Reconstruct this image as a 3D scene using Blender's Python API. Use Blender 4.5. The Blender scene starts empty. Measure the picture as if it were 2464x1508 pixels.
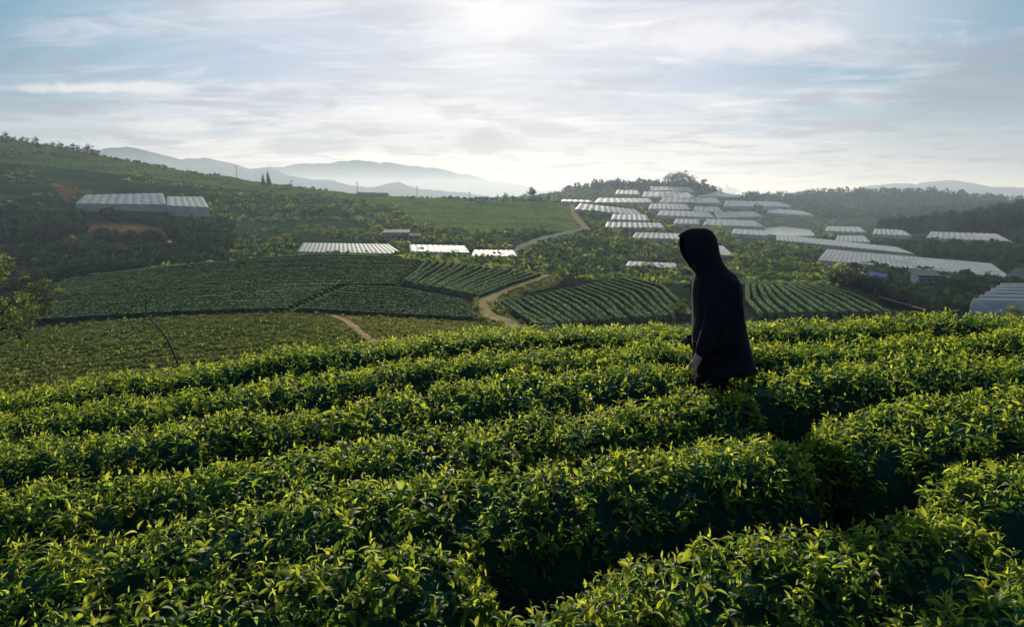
import bpy, math, random
import numpy as np
C = bpy.context.scene.collection
random.seed(5)
rng = np.random.default_rng(7)
F = 1642.7
PT = math.atan(284/1643)
cP, sP = math.cos(PT), math.sin(PT)

# ---------------------------------------------------------------- helpers
def ray(px, py):
    u = (px-1232)/F; v = (754-py)/F
    return u, cP+v*sP, -sP+v*cP
def sl(py):
    v = (754-np.asarray(py, float))/F
    return (-sP+v*cP)/(cP+v*sP)
TAB = rng.random((256, 256))
def vnoise(x, y):
    x = np.asarray(x, float); y = np.asarray(y, float)
    xi = np.floor(x).astype(int); yi = np.floor(y).astype(int)
    xf = x-xi; yf = y-yi
    xf = xf*xf*(3-2*xf); yf = yf*yf*(3-2*yf)
    a = TAB[xi & 255, yi & 255]; b = TAB[(xi+1) & 255, yi & 255]
    c = TAB[xi & 255, (yi+1) & 255]; d = TAB[(xi+1) & 255, (yi+1) & 255]
    return (a*(1-xf)+b*xf)*(1-yf)+(c*(1-xf)+d*xf)*yf
def fbm(x, y, o=4):
    s = 0; a = .5; t = 0
    for i in range(o):
        s = s+a*vnoise(x*2**i+17*i, y*2**i+31*i); t += a; a *= .55
    return s/t*2-1

def add_mesh(name, V, faces, mat, parent=None, smooth=True, attr=None, col=None):
    V = np.asarray(V, float)
    me = bpy.data.meshes.new(name)
    if isinstance(faces, np.ndarray):
        k = faces.shape[1]; n = len(faces)
        me.vertices.add(len(V)); me.vertices.foreach_set('co', V.astype(np.float32).ravel())
        me.loops.add(n*k); me.loops.foreach_set('vertex_index', faces.astype(np.int32).ravel())
        me.polygons.add(n)
        me.polygons.foreach_set('loop_start', np.arange(0, n*k, k, dtype=np.int32))
        me.update(calc_edges=True)
    else:
        me.from_pydata([tuple(v) for v in V], [], faces); me.update()
    if smooth:
        me.polygons.foreach_set('use_smooth', np.ones(len(me.polygons), bool))
    if attr is not None:
        a = me.attributes.new('tone', 'FLOAT', 'POINT'); a.data.foreach_set('value', np.asarray(attr, np.float32))
    if col is not None:
        a = me.attributes.new('cover', 'FLOAT_COLOR', 'POINT')
        c4 = np.ones((len(V), 4), np.float32); c4[:, :3] = col
        a.data.foreach_set('color', c4.ravel())
    if mat: me.materials.append(mat)
    o = bpy.data.objects.new(name, me); C.objects.link(o)
    if parent: o.parent = parent
    return o
def tag(o, label=None, cat=None, group=None, kind=None):
    if label: o['label'] = label
    if cat: o['category'] = cat
    if group: o['group'] = group
    if kind: o['kind'] = kind
    return o
def empty(name, loc, label, cat, group=None, rz=0):
    o = bpy.data.objects.new(name, None); C.objects.link(o); o.location = loc; o.rotation_euler = (0, 0, rz)
    o.empty_display_size = .2
    return tag(o, label, cat, group)
def dup(root, loc, rz=0, sc=(1, 1, 1), label=None, group=None):
    r = root.copy(); C.objects.link(r); r.location = loc; r.rotation_euler = (0, 0, rz); r.scale = sc
    if label: r['label'] = label
    if group: r['group'] = group
    for ch in list(root.children):
        c = ch.copy(); C.objects.link(c); c.parent = r
    return r

# ---------------------------------------------------------------- materials
def mat(name):
    m = bpy.data.materials.new(name); m.use_nodes = True
    nt = m.node_tree; nt.nodes.clear()
    out = nt.nodes.new('ShaderNodeOutputMaterial')
    return m, nt, out
def N(nt, t, **kw):
    n = nt.nodes.new(t)
    for k, v in kw.items():
        if k in n.inputs: n.inputs[k].default_value = v
        else: setattr(n, k, v)
    return n
def ramp(nt, stops):
    r = nt.nodes.new('ShaderNodeValToRGB'); e = r.color_ramp.elements
    while len(e) < len(stops): e.new(.5)
    for i, (p, c) in enumerate(stops):
        e[i].position = p; e[i].color = (*c, 1)
    return r
def simple(name, col, rough=.7, spec=.3, noise=0, scale=5, bump=0, col2=None, sheen=0):
    m, nt, out = mat(name)
    b = N(nt, 'ShaderNodeBsdfPrincipled'); b.inputs['Roughness'].default_value = rough
    b.inputs['Specular IOR Level'].default_value = spec
    if sheen: b.inputs['Sheen Weight'].default_value = sheen; b.inputs['Sheen Roughness'].default_value = .4
    b.inputs['Base Color'].default_value = (*col, 1)
    if col2 is not None or bump:
        tc = N(nt, 'ShaderNodeTexCoord'); nz = N(nt, 'ShaderNodeTexNoise', Scale=scale, Detail=5.0)
        nt.links.new(tc.outputs['Object'], nz.inputs['Vector'])
        if col2 is not None:
            r = ramp(nt, [(.35, col), (.65, col2)])
            nt.links.new(nz.outputs['Fac'], r.inputs['Fac']); nt.links.new(r.outputs['Color'], b.inputs['Base Color'])
        if bump:
            bp = N(nt, 'ShaderNodeBump', Strength=bump); nt.links.new(nz.outputs['Fac'], bp.inputs['Height'])
            nt.links.new(bp.outputs['Normal'], b.inputs['Normal'])
    nt.links.new(b.outputs['BSDF'], out.inputs['Surface'])
    return m
def foliage(name, stops, tstops, mix=.45, rough=.4, spec=.4):
    m, nt, out = mat(name)
    a = N(nt, 'ShaderNodeAttribute', attribute_name='tone')
    r1 = ramp(nt, stops); r2 = ramp(nt, tstops)
    b = N(nt, 'ShaderNodeBsdfPrincipled'); b.inputs['Roughness'].default_value = rough
    b.inputs['Specular IOR Level'].default_value = spec
    t = N(nt, 'ShaderNodeBsdfTranslucent'); mx = N(nt, 'ShaderNodeMixShader', Fac=mix)
    L = nt.links.new
    L(a.outputs['Fac'], r1.inputs['Fac']); L(a.outputs['Fac'], r2.inputs['Fac'])
    L(r1.outputs['Color'], b.inputs['Base Color']); L(r2.outputs['Color'], t.inputs['Color'])
    L(b.outputs['BSDF'], mx.inputs[1]); L(t.outputs['BSDF'], mx.inputs[2]); L(mx.outputs['Shader'], out.inputs['Surface'])
    return m
M = {}  # teal dark ends of the leaf ramps put shadow colour into the foliage
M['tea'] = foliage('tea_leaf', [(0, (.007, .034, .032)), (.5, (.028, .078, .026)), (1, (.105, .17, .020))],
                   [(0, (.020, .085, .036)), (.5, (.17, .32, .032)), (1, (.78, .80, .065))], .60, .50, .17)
M['tea_in'] = simple('tea_core_shade', (.006, .025, .021), .95, 0, scale=30, col2=(.012, .040, .025))  # dark colour stands in for the shade inside the hedges
M['stem'] = simple('tea_stem', (.05, .035, .025), .9, .1, scale=20, col2=(.02, .015, .012))
M['scrub'] = foliage('scrub_leaf', [(0, (.009, .032, .025)), (.5, (.034, .076, .030)), (1, (.11, .15, .042))],
                     [(0, (.02, .06, .027)), (.5, (.10, .18, .035)), (1, (.44, .46, .08))], .44, 1, 0)
M['pine'] = foliage('pine_leaf', [(0, (.005, .020, .020)), (1, (.022, .050, .032))], [(0, (.012, .035, .018)), (1, (.06, .11, .03))], .25, 1, 0)
M['lit'] = foliage('tree_leaf_light', [(0, (.02, .055, .018)), (.5, (.065, .112, .032)), (1, (.15, .18, .045))],
                   [(0, (.06, .11, .015)), (.5, (.24, .30, .042)), (1, (.60, .53, .09))], .47, .8, .05)
M['weed'] = foliage('weed_leaf', [(0, (.030, .062, .024)), (.5, (.078, .108, .036)), (1, (.18, .17, .06))],
                   [(0, (.05, .10, .018)), (.5, (.20, .26, .05)), (1, (.50, .45, .12))], .40, 1, 0)
M['bark'] = simple('bark', (.06, .045, .035), .9, .1, scale=8, col2=(.03, .024, .02))
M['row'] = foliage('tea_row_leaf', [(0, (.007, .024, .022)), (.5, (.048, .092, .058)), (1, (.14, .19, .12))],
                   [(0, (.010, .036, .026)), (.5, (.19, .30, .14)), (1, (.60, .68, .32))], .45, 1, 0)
m, nt, out = mat('plastic_film')
b = N(nt, 'ShaderNodeBsdfPrincipled'); b.inputs['Roughness'].default_value = .6; b.inputs['Specular IOR Level'].default_value = .3
tc = N(nt, 'ShaderNodeTexCoord'); nz = N(nt, 'ShaderNodeTexNoise', Scale=.22, Detail=7.0); r = ramp(nt, [(.3, (.32, .35, .37)), (.7, (.60, .60, .59))])
nt.links.new(tc.outputs['Object'], nz.inputs['Vector']); nt.links.new(nz.outputs['Fac'], r.inputs['Fac']); nt.links.new(r.outputs['Color'], b.inputs['Base Color'])
t = N(nt, 'ShaderNodeBsdfTranslucent', Color=(.56, .54, .48, 1)); mx = N(nt, 'ShaderNodeMixShader', Fac=.4)
nt.links.new(b.outputs['BSDF'], mx.inputs[1]); nt.links.new(t.outputs['BSDF'], mx.inputs[2]); nt.links.new(mx.outputs['Shader'], out.inputs['Surface'])
M['film'] = m
M['metal'] = simple('galvanised', (.40, .41, .40), .8, .1, scale=3, col2=(.5, .5, .49))
m, nt, out = mat('land')
at = N(nt, 'ShaderNodeAttribute', attribute_name='cover'); tc = N(nt, 'ShaderNodeTexCoord')
n1 = N(nt, 'ShaderNodeTexNoise', Scale=.55, Detail=8.0, Roughness=.7); n2 = N(nt, 'ShaderNodeTexNoise', Scale=.05, Detail=5.0)
mr = N(nt, 'ShaderNodeMapRange'); mr.inputs['From Min'].default_value = .3; mr.inputs['From Max'].default_value = .7; mr.inputs['To Min'].default_value = .45; mr.inputs['To Max'].default_value = 1.5
mr2 = N(nt, 'ShaderNodeMapRange'); mr2.inputs['From Min'].default_value = .3; mr2.inputs['From Max'].default_value = .7; mr2.inputs['To Min'].default_value = .7; mr2.inputs['To Max'].default_value = 1.3
mu = N(nt, 'ShaderNodeMath', operation='MULTIPLY'); vm = N(nt, 'ShaderNodeVectorMath', operation='SCALE')
b = N(nt, 'ShaderNodeBsdfPrincipled'); b.inputs['Roughness'].default_value = 1; b.inputs['Specular IOR Level'].default_value = 0
bp = N(nt, 'ShaderNodeBump', Strength=.8, Distance=.6)
L = nt.links.new
L(tc.outputs['Object'], n1.inputs['Vector']); L(tc.outputs['Object'], n2.inputs['Vector'])
L(n1.outputs['Fac'], mr.inputs['Value']); L(n2.outputs['Fac'], mr2.inputs['Value'])
L(mr.outputs[0], mu.inputs[0]); L(mr2.outputs[0], mu.inputs[1])
L(at.outputs['Color'], vm.inputs[0]); L(mu.outputs[0], vm.inputs['Scale']); L(vm.outputs[0], b.inputs['Base Color'])
L(n1.outputs['Fac'], bp.inputs['Height']); L(bp.outputs['Normal'], b.inputs['Normal']); L(b.outputs['BSDF'], out.inputs['Surface'])
M['land'] = m
M['soil'] = simple('soil', (.04, .026, .017), .95, .05, scale=6, col2=(.016, .012, .009), bump=.5)
M['sand'] = simple('dirt_path', (.44, .32, .17), 1, 0, scale=1.2, col2=(.26, .21, .10), bump=.3)
M['asphalt'] = simple('worn_road', (.22, .2, .17), 1, 0, scale=.5, col2=(.3, .27, .23))
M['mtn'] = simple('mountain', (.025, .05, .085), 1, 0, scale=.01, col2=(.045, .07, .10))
M['water'] = simple('water', (.05, .07, .08), .12, .5, scale=.3, bump=.05)
M['cloth'] = simple('black_cloth', (.006, .008, .0135), .95, .08, scale=60, col2=(.0095, .012, .019), bump=.15, sheen=.06)
M['trouser'] = simple('dark_trousers', (.006, .007, .010), .95, .08, scale=60, col2=(.009, .010, .014))
M['skin'] = simple('skin', (.44, .25, .18), .5, .4, scale=40, col2=(.38, .21, .15))
M['shoe'] = simple('shoe', (.02, .02, .02), .6, .3, scale=30, col2=(.03, .03, .03))
M['white'] = simple('white_plaster', (.5, .52, .52), .8, .2, scale=2, col2=(.42, .44, .45))
M['bluewall'] = simple('blue_plaster', (.08, .13, .21), .9, .1, scale=2, col2=(.06, .10, .17))
M['blueroof'] = simple('blue_tin_roof', (.04, .08, .3), .8, .1, scale=2, col2=(.03, .06, .24))
M['greyroof'] = simple('grey_tin_roof', (.10, .11, .13), .8, .1, scale=2, col2=(.06, .07, .08))
M['redroof'] = simple('rusty_roof', (.14, .06, .04), .9, .1, scale=2, col2=(.09, .04, .03))
M['glass'] = simple('window_glass', (.03, .05, .06), .1, .5)
M['wood'] = simple('door_wood', (.1, .06, .035), .7, .3, scale=6, col2=(.07, .04, .02))
M['pole'] = simple('concrete_pole', (.2, .19, .18), .9, .1, scale=4, col2=(.14, .13, .12))

# ---------------------------------------------------------------- terrain function
cols = [-350, 0, 200, 400, 600, 800, 1000, 1250, 1450, 1650, 1850, 2050, 2250, 2464, 2850]
rows = [
 (22, [985]*15),
 (28, [985]*15),
 (45, [900, 885, 868, 850, 835, 822, 812, 808, 806, 805, 800, 795, 790, 785, 785]),
 (75, [800, 800, 778, 760, 756, 755, 765, 785, 788, 785, 780, 780, 780, 785, 790]),
 (100, [745, 735, 708, 692, 684, 682, 690, 718, 728, 735, 735, 735, 770, 785, 790]),
 (125, [725, 700, 662, 637, 621, 607, 618, 653, 668, 684, 680, 686, 764, 775, 785]),
 (150, [745, 735, 695, 668, 655, 645, 650, 678, 692, 705, 705, 715, 745, 745, 760]),
 (200, [700, 685, 660, 635, 628, 613, 622, 640, 655, 668, 672, 682, 690, 692, 700]),
 (260, [560, 560, 560, 560, 580, 578, 585, 592, 600, 618, 625, 640, 640, 640, 640]),
 (330, [470, 470, 490, 500, 530, 535, 542, 550, 565, 585, 595, 612, 605, 590, 590]),
 (420, [385, 390, 420, 440, 470, 492, 503, 512, 525, 560, 578, 590, 575, 545, 545]),
 (520, [310, 320, 355, 397, 430, 458, 470, 480, 490, 545, 568, 570, 550, 508, 505]),
 (620, [330, 345, 380, 425, 455, 480, 490, 492, 488, 520, 562, 555, 535, 498, 495]),
 (800, [400, 420, 430, 450, 470, 490, 492, 490, 480, 468, 530, 535, 520, 505, 500]),
 (1000, [470, 470, 470, 475, 480, 485, 485, 474, 447, 445, 495, 515, 508, 500, 498]),
 (1300, [480, 480, 480, 480, 480, 480, 480, 476, 468, 470, 470, 456, 462, 488, 490]),
 (1900, [492]*15), (14000, [473]*15)]
pxg = np.linspace(-350, 2850, 321); lyg = np.linspace(math.log(22), math.log(14000), 440)
S1 = np.array([np.interp(pxg, cols, sl(r[1])) for r in rows])
lyr = np.log([r[0] for r in rows])
ST = np.array([np.interp(lyg, lyr, S1[:, i]) for i in range(len(pxg))])
def smooth(A, k, ax):
    ker = np.ones(k)/k; pad = k//2
    w = [(0, 0), (0, 0)]; w[ax] = (pad, pad)
    B = np.pad(A, w, mode='edge')
    return np.apply_along_axis(lambda r: np.convolve(r, ker, 'valid'), ax, B)
for _ in range(2):
    ST = smooth(ST, 7, 0); ST = smooth(ST, 5, 1)
def T(X, Y):
    X = np.asarray(X, float); Y = np.maximum(np.asarray(Y, float), 22)
    pp = 1232+F*.995*X/Y
    px = np.clip((pp+350)/10, 0, 319.999); ly = np.clip((np.log(Y)-lyg[0])/(lyg[1]-lyg[0]), 0, 438.999)
    i = px.astype(int); j = ly.astype(int); a = px-i; c = ly-j
    s = (ST[i, j]*(1-a)+ST[i+1, j]*a)*(1-c)+(ST[i, j+1]*(1-a)+ST[i+1, j+1]*a)*c
    amp = np.interp(Y, [22, 60, 140, 200, 500, 1500, 9000], [.15, .2, .25, 1.0, 2.4, 5, 5])
    lake = np.clip(1-np.abs(pp-1880)/160, 0, 1)*np.clip(1-np.abs(Y-600)/180, 0, 1)
    amp = amp*(1-.95*np.minimum(1, lake*3))
    z = s*Y+amp*(.6*fbm(X/22, Y/22, 3)+.6*fbm(X/70+9, Y/70+3, 3))
    wgt = np.clip((1000-pp)/250, 0, 1)*np.clip((Y-165)/30, 0, 1)*np.clip((500-Y)/60, 0, 1)
    st = 6.5; q = z/st+.5*fbm(X/60, Y/60, 2); fr = q-np.floor(q)
    return z+wgt*.9*st*(fr**3*(fr*(6*fr-15)+10)-fr)
YM = np.exp(np.linspace(math.log(23), math.log(8000), 2600))
def unp(px, py, h=0., ymin=24):
    u, dy, dz = ray(px, py)
    Y = YM[YM > ymin]; X = u/dy*Y; Z = dz/dy*Y
    g = T(X, Y)+h
    k = np.argmax(Z <= g) if np.any(Z <= g) else len(Y)-1
    return np.array([X[k], Y[k], T(X[k], Y[k])])
def proj(X, Y, Z):
    s = Z/Y; dy = 1/(cP-s*sP); v = (s*cP+sP)*dy
    return 1232+F*X/Y*dy, 754-F*v
def inpoly(px, py, poly):
    c = np.zeros(px.shape, bool); n = len(poly)
    for i in range(n):
        x0, y0 = poly[i]; x1, y1 = poly[(i+1) % n]
        if y0 == y1: continue
        cond = ((y0 > py) != (y1 > py)) & (px < (x1-x0)*(py-y0)/(y1-y0)+x0)
        c ^= cond
    return c
def polydist(px, py, pl):
    d = np.full(px.shape, 1e9)
    for (x0, y0), (x1, y1) in zip(pl[:-1], pl[1:]):
        L2 = (x1-x0)**2+(y1-y0)**2
        t = np.clip(((px-x0)*(x1-x0)+(py-y0)*(y1-y0))/L2, 0, 1)
        d = np.minimum(d, np.hypot(px-x0-t*(x1-x0), py-y0-t*(y1-y0)))
    return d
GREENHILL = [(640, 452), (830, 458), (1000, 474), (1250, 482), (1385, 490), (1405, 556), (1130, 560), (1005, 545), (955, 500), (830, 478)]
UPSLOPE = [(-300, 300), (0, 320), (200, 352), (260, 372), (480, 400), (760, 450), (700, 472), (430, 436), (200, 410), (60, 395), (-300, 380)]
DIRT = ([(122, 440), (158, 446), (245, 463), (180, 470), (168, 490), (140, 470)], [(190, 538), (300, 534), (382, 543), (368, 560), (205, 558)],
        [(372, 541), (398, 556), (446, 600), (428, 608), (380, 568)], [(180, 580), (430, 586), (424, 597), (180, 591)])

azs = np.linspace(-1.2, 1.2, 860)
Yr = np.concatenate([np.exp(np.linspace(math.log(22), math.log(1100), 560)), np.exp(np.linspace(math.log(1115), math.log(14000), 64))])
AZ, YY = np.meshgrid(azs, Yr); XX = AZ*YY; ZZ = T(XX, YY)
PX, PY = proj(XX, YY, ZZ)
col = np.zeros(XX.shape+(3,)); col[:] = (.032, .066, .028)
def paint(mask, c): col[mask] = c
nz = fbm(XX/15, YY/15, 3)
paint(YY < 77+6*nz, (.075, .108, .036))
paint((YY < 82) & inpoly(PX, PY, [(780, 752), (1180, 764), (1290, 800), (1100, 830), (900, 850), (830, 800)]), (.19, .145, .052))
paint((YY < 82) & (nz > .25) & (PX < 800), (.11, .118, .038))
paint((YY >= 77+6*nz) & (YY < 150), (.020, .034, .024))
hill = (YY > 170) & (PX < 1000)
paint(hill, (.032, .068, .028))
paint(hill & (YY > 300) & inpoly(PX, PY, UPSLOPE), (.10, .150, .038))  # brighter cover colour paints sunlight onto the upper left slope
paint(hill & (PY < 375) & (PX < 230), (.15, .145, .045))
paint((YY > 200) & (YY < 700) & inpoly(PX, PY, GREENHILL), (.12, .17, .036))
jx = 6*fbm(XX/9, YY/9, 3)
for pl in DIRT:
    paint((YY > 200) & (YY < 600) & inpoly(PX+jx, PY+.5*jx, pl), (.20, .095, .048))
d1 = polydist(PX, PY, [(1330, 663), (1250, 684), (1185, 708), (1160, 738), (1190, 765), (1270, 795)])
paint((YY > 60) & (YY < 145) & (d1 < 26+14*nz), (.19, .165, .06))
d2 = polydist(PX, PY, [(1370, 484), (1385, 520), (1412, 552)])
paint((YY > 200) & (d2 < 8), (.14, .12, .06))
nv, nu = XX.shape
idx = np.arange(nv*nu).reshape(nv, nu)
Q = np.stack([idx[:-1, :-1], idx[:-1, 1:], idx[1:, 1:], idx[1:, :-1]], -1).reshape(-1, 4)
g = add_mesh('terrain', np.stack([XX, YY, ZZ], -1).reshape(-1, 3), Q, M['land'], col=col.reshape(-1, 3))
tag(g, 'rolling valley of green hills and tea fields reaching the horizon', 'terrain', kind='structure')

def strip(name, pts, width, m, label, lift=.15, ymin=30):
    P = np.array([unp(x, y, ymin=ymin) for x, y in pts])
    t = np.linspace(0, len(P)-1, len(P)*14)
    P2 = np.stack([np.interp(t, np.arange(len(P)), P[:, k]) for k in range(2)], -1)
    for _ in range(6):
        P2[1:-1] = (P2[:-2]+P2[1:-1]*2+P2[2:])/4
    d = np.gradient(P2, axis=0); d /= np.linalg.norm(d, axis=1)[:, None]
    nrm = np.stack([-d[:, 1], d[:, 0]], -1)
    V = []; K = 5
    wv = width*(1+.35*fbm(P2[:, 0]/3, P2[:, 1]/3, 2))
    for k in range(K):
        q = P2+nrm*(wv*(k/(K-1)-.5))[:, None]
        V.append(np.stack([q[:, 0], q[:, 1], T(q[:, 0], q[:, 1])+lift], -1))
    V = np.stack(V, 1); n = len(P2); ii = np.arange(n*K).reshape(n, K)
    Q = np.stack([ii[:-1, :-1], ii[:-1, 1:], ii[1:, 1:], ii[1:, :-1]], -1).reshape(-1, 4)
    return tag(add_mesh(name, V.reshape(-1, 3), Q, m), label, 'path', kind='structure')
strip('dirt_path', [(1325, 664), (1255, 682), (1195, 704), (1162, 730), (1170, 755), (1215, 775), (1270, 796)], 2.3, M['sand'], 'pale dirt track winding between the tea terraces')
strip('footpath', [(800, 760), (830, 772), (850, 785), (880, 812), (905, 832)], .7, M['sand'], 'worn footpath crossing the dry grass slope', .08)
strip('road', [(1235, 612), (1262, 592), (1310, 574), (1390, 555), (1412, 552)], 4.0, M['asphalt'], 'narrow road climbing out of the valley', .4, 150)
strip('dirt_road', [(1372, 486), (1380, 515), (1400, 540), (1414, 556)], 4, M['sand'], 'light dirt road running down the bright tea hill', .4, 150)
Pw = [(1780, 560), (1840, 548), (1890, 545), (1950, 553), (1962, 566), (1905, 574), (1850, 572)]
zc0 = -31.0
V = []
for x, y in Pw:
    u, dy, dz = ray(x, y); Y = zc0/(dz/dy); V.append((u/dy*Y, Y, zc0))
tag(add_mesh('water', V, [tuple(range(len(V)))], M['water'], smooth=False), 'bright lake glinting in the far valley', 'lake', kind='structure')

def mountain(pts, Y, depth, label, seed, rough=5.):
    n = 520
    xs = np.linspace(pts[0][0], pts[-1][0], n)
    ys = np.interp(xs, [p[0] for p in pts], [p[1] for p in pts])
    for _ in range(3): ys[1:-1] = (ys[:-2]+2*ys[1:-1]+ys[2:])/4
    ys = ys+rough*fbm(xs/38+seed, xs*0+seed, 6)
    u = (xs-1232)/F; v = (754-ys)/F
    X = u/(cP+v*sP)*Y; Z = (-sP+v*cP)/(cP+v*sP)*Y
    K = 30; V = []
    for k in range(K):
        t = k/(K-1)
        back = t < .25
        a = (t-.25)/.75 if not back else (.25-t)/.25
        yy = Y-depth*a if not back else Y+depth*a
        h = (Z+60)*(1-a)**1.25-60
        h = h+(a*(1-a))*4*.16*(Z+60)*fbm(X/depth*5+seed, X*0+a*4+seed, 5)
        V.append(np.stack([X, X*0+yy, h], -1))
    V = np.stack(V, 0); ii = np.arange(K*n).reshape(K, n)
    Q = np.stack([ii[:-1, :-1], ii[:-1, 1:], ii[1:, 1:], ii[1:, :-1]], -1).reshape(-1, 4)
    return tag(add_mesh('mountain', V.reshape(-1, 3), Q, M['mtn']), label, 'mountain', kind='structure')
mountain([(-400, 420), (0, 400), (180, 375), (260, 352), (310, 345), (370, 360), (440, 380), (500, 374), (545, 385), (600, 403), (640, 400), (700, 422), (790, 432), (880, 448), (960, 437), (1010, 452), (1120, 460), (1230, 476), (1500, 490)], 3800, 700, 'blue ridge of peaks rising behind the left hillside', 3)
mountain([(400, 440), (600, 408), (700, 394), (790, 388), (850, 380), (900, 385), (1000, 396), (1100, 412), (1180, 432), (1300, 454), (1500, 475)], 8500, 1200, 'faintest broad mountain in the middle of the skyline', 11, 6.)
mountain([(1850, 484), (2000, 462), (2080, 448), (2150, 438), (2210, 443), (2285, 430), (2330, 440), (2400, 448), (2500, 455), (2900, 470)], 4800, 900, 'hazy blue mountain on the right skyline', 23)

def cards(cent, siz, tone, n, leaf, seed, flat=.8, shell=.55):
    r = np.random.default_rng(seed)
    B = len(cent); cent = np.repeat(cent, n, 0); siz = np.repeat(siz, n, 0); tone = np.repeat(tone, n)
    d = r.normal(size=(B*n, 3)); d /= np.linalg.norm(d, axis=1)[:, None]
    rad = shell+(1-shell)*r.random(B*n)**.5
    off = d*rad[:, None]*siz
    off[:, 2] = np.where(off[:, 2] < -.5*siz[:, 2], off[:, 2]*.4, off[:, 2])
    c = cent+off
    nrm = d*.6+r.normal(size=d.shape)*.6; nrm /= np.linalg.norm(nrm, axis=1)[:, None]
    a = np.cross(nrm, r.normal(size=d.shape)); a /= np.linalg.norm(a, axis=1)[:, None]
    b = np.cross(nrm, a)
    s = (leaf*siz.mean(1)*(.6+.8*r.random(B*n)))[:, None]
    V = np.stack([c-a*s, c+b*s*.55, c+a*s, c-b*s*.55], 1).reshape(-1, 3)
    t = np.clip(tone+.35*d[:, 2]+.25*r.normal(size=B*n), 0, 1)  # painted shading: clump tops lighter, undersides darker, plus random tone
    return V, np.arange(len(V)).reshape(-1, 4), np.repeat(t, 4)

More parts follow.
